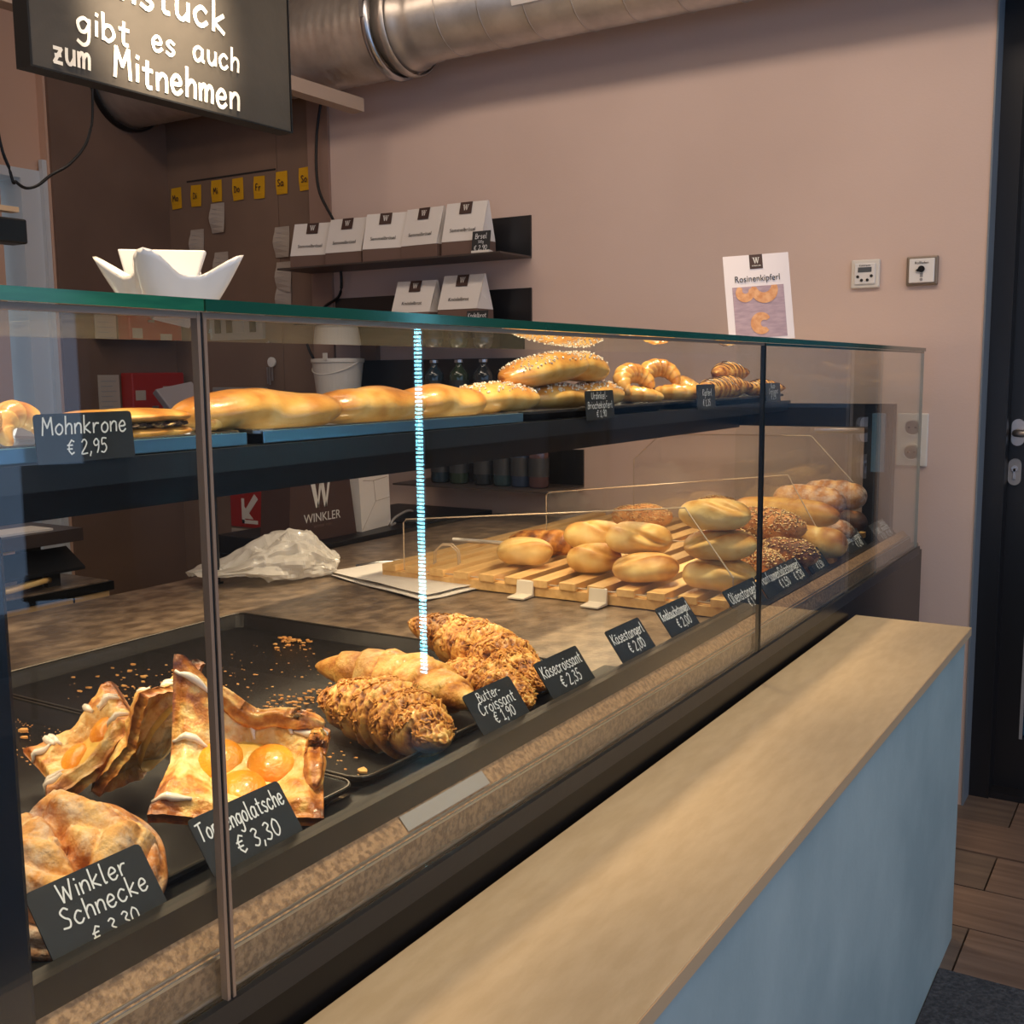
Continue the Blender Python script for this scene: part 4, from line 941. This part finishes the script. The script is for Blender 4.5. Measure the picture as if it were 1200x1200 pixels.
def cable(pts, r, label, name='cable'):
    P = [Vector(p) for p in pts]; Q = []
    for i in range(len(P)-1):
        a = P[max(0, i-1)]; b = P[i]; c = P[i+1]; d = P[min(len(P)-1, i+2)]
        for j in range(8):
            t = j/8; Q.append(.5*(2*b+(c-a)*t+(2*a-5*b+4*c-d)*t*t+(-a+3*b-3*c+d)*t**3))
    Q.append(P[-1]); mb = MB(); mb.tube(Q, r, 6); return tag(mb.build(name, M_blacks, smooth=True), label, 'cable')
cable([(-2.78, 3.17, 2.30), (-2.82, 3.17, 2.13), (-2.81, 3.16, 1.94), (-2.75, 3.18, 1.80), (-2.74, 3.19, 1.66), (-2.755, 3.2, 1.55), (-2.84, 3.2, 1.50), (-2.92, 3.19, 1.40), (-2.88, 3.18, 1.31), (-2.80, 3.16, 1.26)], .0055, 'black cable hanging down the wall left of the paper bags')
cable([(-2.2, 1.71, 2.3), (-2.2, 1.708, 1.91), (-2.2, 1.69, 1.80), (-2.2, 1.64, 1.735), (-2.2, 1.585, 1.699), (-2.2, 1.55, 1.672), (-2.2, 1.52, 1.662), (-2.2, 1.497, 1.672), (-2.2, 1.485, 1.69), (-2.2, 1.45, 1.9), (-2.2, 1.4, 2.94)], .0035, 'black cable looping below the hanging blackboard')
# ------------------------------------------------------------------ back panel with notes
pn = thing('panel_cladding', 'brown panel cladding in the kitchen corner behind the counter', 'panelling', (-3.25, WY, 0))
mb = MB(); mb.box(-.46, .175, 0, .02, 0, 2.30); mb.build('left_panel', M_brown, pn)
mb = MB(); mb.box(.178, .345, -.0, .02, 0, 2.30); mb.build('middle_panel', M_brown, pn)
mb = MB(); mb.box(.348, .45, -.012, .02, 0, 2.30); mb.build('right_panel', pmat('brown_panel_light', lin(150, 122, 108), .6), pn)
mb = MB(); mb.box(-.33, .17, -.003, 0, 2.042, 2.048); mb.build('joint_line', M_ink, pn)
p2 = thing('side_cladding', 'dark brown side panel between doorway and kitchen corner', 'panelling', (-3.71, 2.93, 0))
mb = MB(); mb.box(-.0, .015, -.26, .29, 0, 2.95); mb.build('panel', M_brown2, p2)
def note(x, z, w_, h_, mat, label, cat, group, y=WY-.001, curl=.006, lines=0, rot=0):
    mb = MB(); n = 6
    for s_ in (0, 1):
        for i in range(n+1):
            v = i/n; mb.v += [(-w_/2, -curl*sin(pi*v)**2*(1 if i else 0)-.0015*s_-.001, -h_*v), (w_/2, -curl*.6*v*v-.0015*s_-.001, -h_*v)]
    for i in range(n):
        a = 2*i; b = a+2*(n+1); mb.f += [(b, b+1, b+3, b+2), (a, a+2, a+3, a+1), (a, b, b+2, a+2), (a+1, a+3, b+3, b+1)]
    o = mb.build('note' if group == 'yellow notes on the brown panel' else 'order_slip', mat); o.location = (x, y, z+h_/2); o.rotation_euler = (0, rot, 0); tag(o, label, cat, group)
    if lines:
        mb = MB()
        for i in range(lines): v_ = .2+.6*i/lines; yc = -curl*sin(pi*v_)**2-.0036; mb.box(-w_*.32, w_*(.0+.2*((i*7) % 3)/2), yc-.0002, yc, -h_*v_-.0015, -h_*v_)
        mb.build('writing', M_grey, o)
    return o
ord_ = ['leftmost', 'second', 'third', 'fourth', 'fifth', 'sixth', 'rightmost']
for i in range(7):
    x = -3.645+i*.1195; z = [1.984, 1.984, 1.992, 1.988, 1.984, 1.99, 1.993][i]
    o = note(x, z, .058, .086, M_yellow, '%s yellow note in the row of seven on the brown panel' % ord_[i], 'note', 'yellow notes on the brown panel', curl=.004, rot=.03*((i*5) % 3-1))
    S, L = layout(['Mo', 'Di', 'Mi', 'Do', 'Fr', 'Sa', 'So'][i], .014); mb = MB(); strokes_mb(mb, [[(p[0]-L/2, p[1]) for p in q] for q in S], .0035, face_y(0, -.0085, -.055)); mb.build('writing', M_dbrown, o)
for x, z, lb in [(-3.405, 1.885, 'white slip directly under the third yellow note'), (-3.53, 1.79, 'curled white slip below the second yellow note'), (-3.395, 1.69, 'white slip half hidden behind the bowl corner'),
                 (-3.055, 1.765, 'curled white slip beside the first paper bag'), (-3.052, 1.63, 'curled white slip level with the wall shelf'), (-3.055, 1.545, 'lowest curled slip above the glass top')]:
    note(x, z, .075, .118, M_slip, lb, 'slip', 'order slips on the brown panel', curl=.016, lines=4)
# socket strip, keys
sk = thing('socket_strip', 'grey four-way socket panel on the brown wall', 'socket', (-3.315, WY, 1.145))
mb = MB(); mb.box(-.15, .15, -.02, 0, -.055, .055); mb.build('plate', M_grey, sk, bevel=.004)
for i in range(4): mb = MB(); mb.box(-.115+.066*i, -.115+.066*i+.034, -.026, -.02, -.03, .028); mb.build('switch', M_ink if i != 2 else M_grey, sk, bevel=.003)
ky = thing('key_bunch', 'small bunch of keys on a white hook', 'keys', (-3.13, WY-.01, 1.30))
mb = MB(); mb.lathe([(.0, -.006), (.02, -.004), (.02, .004), (0, .006)], 16, Matrix.Rotation(pi/2, 4, 'X')); mb.build('hook_disc', M_white, ky)
mb = MB(); mb.box(-.018, -.010, -.012, -.009, -.085, -.02); mb.box(-.004, .004, -.014, -.011, -.09, -.02); mb.box(.008, .016, -.012, -.009, -.075, -.02); mb.build('key', M_steel, ky)
# red boxes and notices on the side panel
def side_box(y0, y1, z0, z1, d_, mat, name, label, cat):
    t = thing(name, label, cat, (-3.695, (y0+y1)/2, (z0+z1)/2)); mb = MB(); w_ = (y1-y0)/2; h_ = (z1-z0)/2
    mb.box(0, d_, -w_, w_, -h_, h_); mb.build('case', mat, t, bevel=.006); return t
t = side_box(2.925, 3.195, .98, 1.263, .07, M_red, 'red_cabinet', 'red metal cabinet low on the dark side panel', 'cabinet')
mb = MB(); mb.box(.07, .071, .02, .08, .05, .085); mb.box(.07, .071, -.12, -.07, .03, .07); mb.build('paper_label', M_slip, t)
mb = MB(); mb.box(.07, .074, -.04, -.01, -.005, .005); mb.build('latch', M_steel, t)
t = side_box(2.80, 3.15, 1.402, 1.56, .10, M_red, 'red_cabinet', 'upper red metal cabinet seen just under the glass top', 'cabinet')
def sheet_on_side(y0, y1, z0, z1, label):
    mb = MB(); mb.box(-3.694, -3.690, y0, y1, z0, z1); o = mb.build('notice_sheet', M_slip); tag(o, label, 'notice')
    mb = MB(); h_ = (z1-z0)
    for i in range(6): mb.box(-3.690, -3.6895, y0+.012, y1-.015-.02*(i % 2), z1-h_*(.15+.13*i)-.004, z1-h_*(.15+.13*i))
    mb.build('printed_lines', M_grey, o)
sheet_on_side(2.815, 2.915, 1.10, 1.255, 'white printed notice left of the lower red cabinet')
# fire notice on the rear wall
fn_ = thing('fire_sign', 'red and white fire extinguisher sign seen under the shelf beam', 'sign', (-3.29, WY, .68))
mb = MB(); mb.box(-.11, .11, -.006, 0, -.06, .12); mb.build('plate', M_red, fn_)
mb = MB(); mb.box(-.045, .045, -.0075, -.006, -.045, -.03); mb.box(-.045, -.03, -.0075, -.006, -.045, .06)
mb.prism([(-.02, -.02), (.05, .06), (.03, .08), (-.035, 0)], 'y', -.0075, -.006); mb.prism([(-.03, -.025), (.02, -.025), (-.03, .025)], 'y', -.0076, -.006); mb.build('arrow', M_paper, fn_)
mb = MB(); mb.box(-3.40, -3.19, WY-.006, WY, .44, .61); o = mb.build('notice_sheet', M_slip); tag(o, 'white printed notice below the red fire sign', 'notice')
font_text('Verhalten im Brandfall', .021, M_ink, o, face_y(-3.295, WY-.007, .585)); font_text('Ruhe bewahren', .016, M_ink, o, face_y(-3.295, WY-.007, .562))
mb = MB()
for i in range(5): mb.box(-3.375, -3.22-.02*(i % 2), WY-.007, WY-.006, .53-.02*i, .534-.02*i)
mb.build('printed_lines', M_grey, o)

# ------------------------------------------------------------------ wall shelves with bags and bottles
def wall_shelf(x0, x1, z, back, depth, label):
    t = thing('wall_shelf', label, 'shelf', ((x0+x1)/2, WY, z)); h_ = (x1-x0)/2
    mb = MB(); mb.box(-h_, h_, -.008, 0, 0, back); mb.build('back_plate', M_bmetal, t)
    mb = MB(); mb.box(-h_, h_, -depth, 0, -.006, 0); mb.build('shelf_board', pmat('shelf_underside', (.055, .042, .038), .4), t); return t
wall_shelf(-2.90, -1.92, 1.640, .135, .20, 'black wall shelf carrying five paper bags')
wall_shelf(-2.79, -1.92, 1.385, .150, .20, 'black wall shelf carrying two paper bags above the glass')
wall_shelf(-2.79, -1.95, 1.165, .135, .24, 'black wall shelf seen through the glass with the white bucket')
wall_shelf(-2.35, -1.72, .870, .12, .24, 'black wall shelf carrying the row of dark bottles')
def paper_bag(x, y, z, w_, h_, d_, lab, word, label, rot=0, group='paper bags on the wall shelves', band=.40):
    t = thing('paper_bag', label, 'bag', (x, y, z), (0, 0, rot), group)
    a = w_/2; b = d_/2; f = band*h_
    mb = MB()   # body narrows to a folded ridge at the top
    mb.v = [(-a, -b, 0), (a, -b, 0), (a, b, 0), (-a, b, 0), (-a*.98, -b, f), (a*.98, -b, f), (a*.98, b, f), (-a*.98, b, f)]
    mb.f = [(3, 2, 1, 0), (0, 1, 5, 4), (1, 2, 6, 5), (2, 3, 7, 6), (3, 0, 4, 7)]
    mb.build('lower_bag', M_kraft, t)
    mb = MB(); e = .004; o_ = .0015
    mb.v = [(-a*.98, -b-o_, f), (a*.98, -b-o_, f), (a*.98, b, f), (-a*.98, b, f), (-a*1.0, -e, h_), (a*1.0, -e, h_), (a*1.0, e, h_), (-a*1.0, e, h_), (-a*.86, -b*.15, f+.45*(h_-f)), (a*.86, -b*.15, f+.45*(h_-f))]
    mb.f = [(0, 1, 5, 4), (2, 3, 7, 6), (4, 5, 6, 7), (1, 9, 5), (1, 2, 9), (2, 6, 9), (9, 6, 5), (0, 4, 8), (3, 0, 8), (7, 3, 8), (4, 7, 8)]
    mb.build('white_wrap', M_paper, t)
    ang = math.atan2(b-e, h_-f); FM = lambda xx, s_: Matrix.Translation((xx, -b-.0025+s_*(b-e)/(h_-f)*(1), f+s_)) @ Matrix.Rotation(pi/2-ang, 4, 'X')
    H_ = sqrt((b-e)**2+(h_-f)**2)
    base = Matrix.Translation((0, -b-.003, f)) @ Matrix.Rotation(pi/2-ang, 4, 'X')
    mb = MB(); mb.box(-.024, .024, H_-.042, H_, 0, .0008, base); mb.build('seal_label', M_dbrown, t)
    mb = MB(); serif_w(mb, base @ Matrix.Translation((0, H_-.030, .0015)), .020); mb.build('logo_letter', M_chalkw, t)
    font_text(word, .018, M_ink, t, base @ Matrix.Translation((.0, H_*.24, .0012)))
for i, x in enumerate((-2.80, -2.63, -2.455, -2.285, -2.11)):
    paper_bag(x, 3.12, 1.641, .162, .165+.004*i, .090, '', 'Semmelbrösel', '%s paper bag of the five on the upper wall shelf' % ['leftmost', 'second', 'middle', 'fourth', 'rightmost'][i], rot=radians([12, 4, 9, -3, 2][i]), band=.27)
paper_bag(-2.32, 3.11, 1.386, .165, .185, .10, '', 'Knödelbrot', 'left paper bag on the lower wall shelf above the glass', rot=radians(2))
paper_bag(-2.12, 3.11, 1.386, .165, .195, .10, '', 'Knödelbrot', 'right paper bag on the lower wall shelf above the glass')
def shelf_card(x, y, z, w_, h_, lines, label):
    mb = MB(); mb.prism([(-w_/2, 0), (w_/2, 0), (w_/2, h_), (-w_/2, h_)], 'y', 0, .0015); o = mb.build('price_card', M_card); o.location = (x, y, z); o.rotation_euler = (radians(-8), 0, 0); tag(o, label, 'price tag')
    text_block(lines, w_, face_y(0, -.001, 0), .09, o)
    mb = MB(); mb.box(-w_*.4, w_*.6, -.012, .01, .0, .008); mb.build('card_stand', M_plast, o)
shelf_card(-2.02, 3.055, 1.641, .072, .075, [('Brösel', 0, .050, .0095, .06), ('500g', 0, .035, .005, .03), ('€ 2,90', 0, .012, .009, .055)], 'small black price card before the rightmost paper bag')
shelf_card(-2.03, 3.04, 1.386, .085, .07, [('Knödelbrot', 0, .048, .008, .075), ('€ 2,90', 0, .02, .008, .055)], 'small black price card beside the right paper bag on the lower shelf')
# bucket
bk = thing('plastic_bucket', 'white plastic bucket on wall shelf seen through the glass', 'bucket', (-2.68, 3.09, 1.166))
mb = MB(); mb.lathe([(.075, 0), (.080, .01), (.094, .125), (.0985, .127), (.0985, .140), (.090, .140), (.088, .125), (.074, .008)], 40); mb.build('pail', M_plast, bk, smooth=False)
mb = MB(); mb.lathe([(.0, .136), (.088, .136), (.088, .141), (0, .141)], 32); mb.build('lid', M_plast, bk)
mb = MB(); mb.tube([(.098*cos(a), -.098*sin(a)*.9, .128-.045*sin(a)) for a in [pi*i/16 for i in range(17)]], .0025, 6); mb.build('handle', M_plast, bk)
mb = MB(); mb.box(.015, .035, -.099, -.095, .135, .160); mb.build('lid_tab', M_plast, bk)
mb = MB(); mb.box(-2.65, -2.585, 3.08, 3.2, .9, 1.16); mb.box(-2.655, -2.58, 3.19, 3.215, 1.30, 1.38); tag(mb.build('grey_bracket', M_brown2), 'dark upright bracket behind the white bucket', 'bracket')
# bottles
def bottle(x, z, h_, col, label, y=3.08, group='dark bottles on the lowest wall shelf'):
    t = thing('glass_bottle', label, 'bottle', (x, y, z), group=group); mb = MB(); r = .034
    mb.lathe([(.030, 0), (r, .006), (r, h_*.60), (r*.92, h_*.68), (r*.45, h_*.82), (.012, h_*.88), (.012, h_*.97), (.014, h_*.975), (.014, h_)], 24); mb.build('body', pmat('bottle_'+str(col), col, .08, coat=.5), t, smooth=True)
    mb = MB(); mb.lathe([(.015, h_*.955), (.015, h_+.004)], 16); mb.build('cap', M_steel, t)
    mb = MB(); mb.lathe([(r+.0006, h_*.18), (r+.0006, h_*.48)], 24, None, False, False); mb.build('label_band', pmat('bottle_label', (.03, .032, .036), .5), t, smooth=True)
cols = [(.02, .04, .06), (.03, .05, .03), (.02, .025, .03), (.03, .06, .07), (.03, .05, .10), (.10, .05, .05)]
for i, x in enumerate((-2.215, -2.135, -2.035, -1.955, -1.885, -1.815)):
    bottle(x, .871, .205, cols[i], '%s dark bottle of the row of six under the upper shelf' % ['leftmost', 'second', 'third', 'fourth', 'fifth', 'rightmost'][i])
for i, x in enumerate((-2.235, -2.13, -2.03)):
    bottle(x, 1.166, .125, cols[i], '%s small dark bottle on the shelf right of the white bucket' % ['first', 'second', 'third'][i], group='small bottles on the bucket shelf')

# ------------------------------------------------------------------ wall fittings
th = thing('room_thermostat', 'white room thermostat with display on the wall', 'thermostat', (-.807, WY, 1.52))
mb = MB(); mb.box(-.040, .040, -.012, 0, -.040, .040); mb.build('frame', M_plast, th, bevel=.004)
mb = MB(); mb.box(-.029, .029, -.017, -.012, -.029, .029); mb.build('face', M_white, th, bevel=.002)
mb = MB(); mb.box(-.019, .019, -.018, -.017, .004, .018); mb.build('display', pmat('lcd', (.10, .11, .12), .3), th)
for x, z in ((-.019, -.008), (.019, -.007), (-.008, -.018), (.008, -.018)):
    mb = MB(); mb.lathe([(.0042, 0), (.0042, .002)], 12, Matrix.Translation((x, -.017, z)) @ Matrix.Rotation(pi/2, 4, 'X')); mb.build('button', M_ink, th)
font_text('Kühlraum', .008, M_ink, th, face_y(0, -.0176, .0205))
ks = thing('key_switch', 'square grey-framed key switch on the wall near the door', 'switch', (-.652, WY, 1.52))
mb = MB(); mb.box(-.042, .042, -.014, 0, -.040, .040); mb.build('frame', pmat('brass_grey', lin(140, 126, 112), .4, .4), ks, bevel=.004)
mb = MB(); mb.box(-.034, .034, -.019, -.014, -.033, .033); mb.build('face', M_white, ks, bevel=.004)
mb = MB(); mb.lathe([(.009, 0), (.009, .006)], 16, Matrix.Translation((0, -.019, .004)) @ Matrix.Rotation(pi/2, 4, 'X')); mb.prism([(-.016, .0), (0, .010), (.003, .002), (-.008, -.003)], 'y', -.026, -.022); mb.build('key', M_blacks, ks)
mb = MB(); mb.lathe([(.004, 0), (.004, .002)], 12, Matrix.Translation((0, -.019, -.024)) @ Matrix.Rotation(pi/2, 4, 'X')); mb.box(-.004, .004, -.0195, -.019, -.018, -.006); mb.build('indicator', M_grey, ks)
font_text('Rollladen', .010, M_ink, ks, face_y(0, -.0196, .018))
so = thing('double_socket', 'white double wall socket seen through the glass end', 'socket', (-.662, WY, 1.050))
mb = MB(); mb.box(-.042, .042, -.010, 0, -.075, .075); mb.build('frame', M_plast, so, bevel=.003)
for z in (.035, -.035):
    mb = MB(); mb.lathe([(.026, 0), (.026, .004), (.021, .004), (.019, -.006)], 24, Matrix.Translation((0, -.010, z)) @ Matrix.Rotation(pi/2, 4, 'X')); q = mb.build('socket_insert', M_plast, so)
    mb = MB()
    for x in (-.009, .009): mb.lathe([(.003, 0), (.003, .004)], 8, Matrix.Translation((x, -.0115, z)) @ Matrix.Rotation(pi/2, 4, 'X'))
    mb.build('contact_hole', M_ink, q)

# ------------------------------------------------------------------ on the worktop
def crumpled_bag():
    sw = Sweep(lambda t: Vector(((t-.5)*.35, .02*sin(3*t), .012+.018*sin(pi*t))), lambda t: (.105*max(.05, sin(pi*min(1, t*.9+.05)))**.6+.012, (.078*exp(-((t-.68)/.30)**2)+.008)), lambda t, th: (1+.10*sin(5*th+7*t)+.06*sin(11*th-9*t), .3), nu=90, nv=60, flat=.012, amp=.0, seed=3)
    mb = MB()
    for i in range(91):
        t = i/90
        for j in range(60):
            p = sw.pos(t, 2*pi*j/60); q = p*28
            q = Vector((p.x*9, p.y*16, p.z*16)); f = abs(noise.noise(q+Vector((3, 1, 2))))*.040+abs(noise.noise(q*2.6))*.018
            c = Vector((p.x, 0, .02)); dd = (p-c); p = p-dd.normalized()*f if dd.length > .01 else p
            p.z = max(p.z, -.010+.004*noise.noise(q)); mb.v.append(tuple(p))
    for i in range(90):
        for j in range(60): a = i*60+j; b = i*60+(j+1) % 60; mb.f.append((a, a+60, b+60, b))
    mb.f.append(tuple(range(60))); mb.f.append(tuple(90*60+j for j in range(60))[::-1]); return mb
m, nt, out = new_mat('milky_film')
b = N(nt, 'ShaderNodeBsdfPrincipled', Roughness=.25); b.inputs['Base Color'].default_value = (.90, .87, .82, 1); b.inputs['Coat Weight'].default_value = .5
t2 = N(nt, 'ShaderNodeBsdfTranslucent'); t2.inputs[0].default_value = (.8, .76, .7, 1)
tp = N(nt, 'ShaderNodeBsdfTransparent'); mx = N(nt, 'ShaderNodeMixShader'); mx.inputs[0].default_value = .35; m3 = N(nt, 'ShaderNodeMixShader'); m3.inputs[0].default_value = .12
nt.links.new(b.outputs[0], mx.inputs[1]); nt.links.new(t2.outputs[0], mx.inputs[2]); nt.links.new(mx.outputs[0], m3.inputs[1]); nt.links.new(tp.outputs[0], m3.inputs[2]); nt.links.new(m3.outputs[0], out.inputs[0])
o = crumpled_bag().build('plastic_bag', m, smooth=False); o.location = (-1.86, 1.865, .772); o.rotation_euler = (0, 0, radians(56)); tag(o, 'crumpled milky plastic bag lying on the worktop', 'bag')
def sheet(name, pts, z, t, mat, label, wav=.004):
    n = 16; mb = MB()
    for s_ in (0, 1):
        for i in range(n+1):
            for j in range(n+1):
                u, v = i/n, j/n; x = (pts[0][0]*(1-u)+pts[1][0]*u)*(1-v)+(pts[3][0]*(1-u)+pts[2][0]*u)*v; y = (pts[0][1]*(1-u)+pts[1][1]*u)*(1-v)+(pts[3][1]*(1-u)+pts[2][1]*u)*v
                mb.v.append((x, y, z+wav*(.5+.5*noise.noise(Vector((u*2.5, v*2.5, z*90))))*(1+2*max(0, .3-u))+t*s_))
    m_ = n+1; K = m_*m_
    for i in range(n):
        for j in range(n): a = i*m_+j; mb.f.append((a, a+1, a+m_+1, a+m_)); mb.f.append((a+K, a+m_+K, a+m_+1+K, a+1+K))
    for i in range(n):
        for (a, b_) in ((i*m_, (i+1)*m_), ((i+1)*m_+n, i*m_+n), (i+1, i), (n*m_+i, n*m_+i+1)): mb.f.append((a, b_, b_+K, a+K))
    return tag(mb.build(name, mat, smooth=False), label, 'paper')
sheet('paper_sheet', [(-1.745, 1.965), (-1.735, 2.205), (-1.345, 2.03), (-1.375, 1.84)], .7615, .0015, M_paper, 'lower sheet of white baking paper on the worktop', .003)
sheet('paper_sheet', [(-1.765, 1.975), (-1.715, 2.20), (-1.36, 2.04), (-1.385, 1.865)], .768, .001, M_paper, 'top sheet of white baking paper lying left of the rack', .005)
mb = MB(); mb.box(-2.46, -2.045, 2.26, 3.15, .72, .775); mb.box(-2.46, -2.05, 2.27, 3.1, 0, .72); tag(mb.build('black_side_table', M_blacks, bevel=.003), 'low black surface behind the worktop carrying the carrier bags', 'table')
cb = thing('carrier_bag', 'dark brown carrier bag with white letter logo', 'bag', (-2.16, 2.35, .776))
mb = MB(); mb.prism([(-.15, 0), (.14, 0), (.10, .26), (-.13, .26)], 'x', -.055, .055); mb.build('bag_body', M_dbrown, cb)
mb = MB(); serif_w(mb, face_x(.0562, -.015, .095), .085); mb.build('logo_letter', M_chalkw, cb)
font_text('WINKLER', .036, M_chalkw, cb, face_x(.0562, -.01, .055)); font_text('BÄCKEREI · CAFÉ', .010, M_kraft, cb, face_x(.0562, -.01, .038))
wb = thing('white_paper_bag', 'folded white paper bag standing right of the carrier bag', 'bag', (-2.14, 2.585, .776), (0, 0, radians(8)))
mb = MB(); mb.prism([(-.082, 0), (.090, 0), (.082, .20), (-.095, .20)], 'x', -.03, .03); mb.build('bag_body', M_paper, wb)
mb = MB(); mb.tube([(.031, -.08, .005), (.031, .0, .085), (.031, .088, .09)], .001, 4); mb.tube([(.031, .0, .085), (.031, -.01, .15), (.031, -.07, .155)], .001, 4); mb.tube([(.031, -.01, .15), (.031, .07, .155)], .001, 4); mb.build('fold_crease', M_slip, wb)
bx = thing('label_printer', 'small black box with two white labels left of the carrier bag', 'box', (-2.36, 2.50, .776))
mb = MB(); mb.box(-.06, .06, -.07, .08, 0, .11); mb.build('case', M_blacks, bx, bevel=.004)
mb = MB(); mb.box(.060, .061, -.06, -.03, .03, .09); mb.box(.060, .061, .0, .022, .015, .075); mb.build('paper_label', M_paper, bx)
mb = MB(); mb.lathe([(.075, 0), (.078, .004), (.06, .012), (.03, .03), (0, .034)], 24); o = mb.build('scale_pan', M_bmetal, smooth=True); o.location = (-2.12, 2.80, .776); tag(o, 'dark domed pan on the black surface behind the blue light', 'pan')
o = cable([(-2.06, 2.62, .792), (-2.05, 2.58, .79), (-2.03, 2.56, .80), (-2.04, 2.60, .815), (-2.10, 2.74, .815), (-2.12, 2.80, .80)], .004, 'thin grey hooked wire in front of the dark domed pan', 'hook_wire'); o.data.materials[0] = M_grey
# slim kitchen cabinet and stacked trays at the left
kc = thing('kitchen_cabinet', 'light wooden kitchen cabinet with black top at the far left', 'cabinet', (-2.85, 1.2, 0))
mb = MB(); mb.box(-.25, .25, -.9, .78, 0, .643); mb.build('body', pmat('light_maple', lin(222, 184, 134), .5), kc)
mb = MB(); mb.box(.2505, .252, .66, .665, .0, .64); mb.build('door_gap', M_ink, kc)
mb = MB(); mb.box(-.26, .26, -.9, .79, .643, .668); mb.build('top', M_blacks, kc); mb = MB(); mb.box(-.25, .25, -.88, .78, .668, .671); mb.build('stone_inlay', M_stone, kc)
st = thing('display_rack', 'dark two-tier sloping rack with pretzel sticks at the left', 'rack', (-2.72, 1.2, .671))
mb = MB(); mb.prism([(.02, .100), (.10, .048), (.10, .040), (.01, .092)], 'y', -.8, .72); mb.build('lower_tier', M_bmetal, st)
mb = MB(); mb.box(-.14, .10, -.8, .72, .122, .158); mb.build('upper_tier', pmat('tier_front', lin(88, 76, 74), .35, .6), st)
mb = MB(); mb.box(.05, .07, .62, .66, 0, .06); mb.build('foot', M_bmetal, st); mb = MB(); mb.box(-.04, -.01, .60, .66, 0, .125); mb.build('post', M_blacks, st)
def pretzel(x, y, z, label, s_=.08):
    mb = MB(); mb.tube([(0, -s_*1.6, 0), (.02, -s_*.6, .006), (.025, 0, .012), (.02, s_*.6, .016), (0, s_, .012), (-.02, s_*.5, .008), (-.02, -s_*1.2, 0)], .008, 8); o = mb.build('pretzel', M_gold, smooth=True); o.location = (x, y, z); tag(o, label, 'pastry', 'pastries on the far left rack')
pretzel(-2.69, 1.72, .778, 'twisted pastry on the lower rack tier, right one'); pretzel(-2.64, 1.74, .682, 'twisted pastry on the cabinet top under the rack')
mb = MB(); mb.box(-2.74, -2.64, 1.45, 1.84, .830, .836); tag(mb.build('paper_strip', M_paper), 'white paper lying on top of the dark left rack', 'paper')
# till and monitor parts behind the counter
tl = thing('tilted_terminal', 'grey tilted till terminal behind the near pastries', 'terminal', (-1.93, 1.70, .735))
mb = MB(); mb.box(-.01, .01, .066, .082, .025, .03); mb.build('base', M_blacks, tl)
mb = MB(); mb.tube([(0, .074, .03), (0, .074, .42), (0, .07, .44), (0, .03, .45)], .006, 8); mb.build('post', M_blacks, tl)
mb = MB(); mb.box(-.008, .008, -.062, .055, -.045, .045, Matrix.Translation((0, 0, .455)) @ Matrix.Rotation(radians(-38), 4, 'Y') @ Matrix.Rotation(radians(10), 4, 'X')); mb.build('screen', pmat('grey_screen', lin(128, 122, 128), .35), tl, bevel=.003)
mn = thing('customer_monitor', 'black monitor edge reaching in above the glass at the left', 'monitor', (-1.60, .848, .7605))
mb = MB(); mb.box(-.02, .02, -.182, .242, .6985, .737); mb.build('screen_housing', M_blacks, mn, bevel=.003)
mb = MB(); mb.tube([(0, -.12, 0), (0, -.12, .71)], .012, 10); mb.box(-.08, .016, -.18, -.06, 0, .01); mb.build('stand', M_blacks, mn)
mb = MB(); mb.box(-.01, .01, -.182, .236, .748, .756); mb.box(-.006, .006, .10, .13, .737, .748); mb.build('light_bar', M_ledge_e, mn)
# reflected LED column on the customer side, by the door wall
le = thing('led_light_column', 'vertical LED light strip on the wall right of the door, mirrored in the glass', 'lamp', (1.14, 3.19, .13))
mb = MB(); mb.box(-.018, .018, 0, .022, -.01, 2.2); mb.build('channel', M_steel, le)
mb = MB()
for i in range(150): mb.box(-.009, .009, -.003, 0, .0145*i, .0145*i+.0085)
stuff(mb.build('led_chips', M_led, le))
# dark cafe chair in the daylight, only seen mirrored
ch = thing('cafe_chair', 'dark blue shell chair standing by the window side, seen only mirrored', 'chair', (2.35, 2.62, 0), (0, 0, radians(215)))
mb = MB(); mb.prism([(-.22, .44), (.22, .44), (.22, .47), (-.22, .47)], 'y', -.21, .21); mb.build('seat', M_blacks, ch, bevel=.01)
mb = MB(); mb.prism([(-.20, .47), (-.23, .47), (-.28, .90), (-.25, .90)], 'y', -.2, .2); mb.build('backrest', M_blacks, ch, bevel=.008)
for x in (-.18, .18):
    for y in (-.18, .18): mb = MB(); mb.tube([(x*1.1, y*1.1, 0), (x, y, .44)], .012, 8); mb.build('leg', M_blacks, ch)
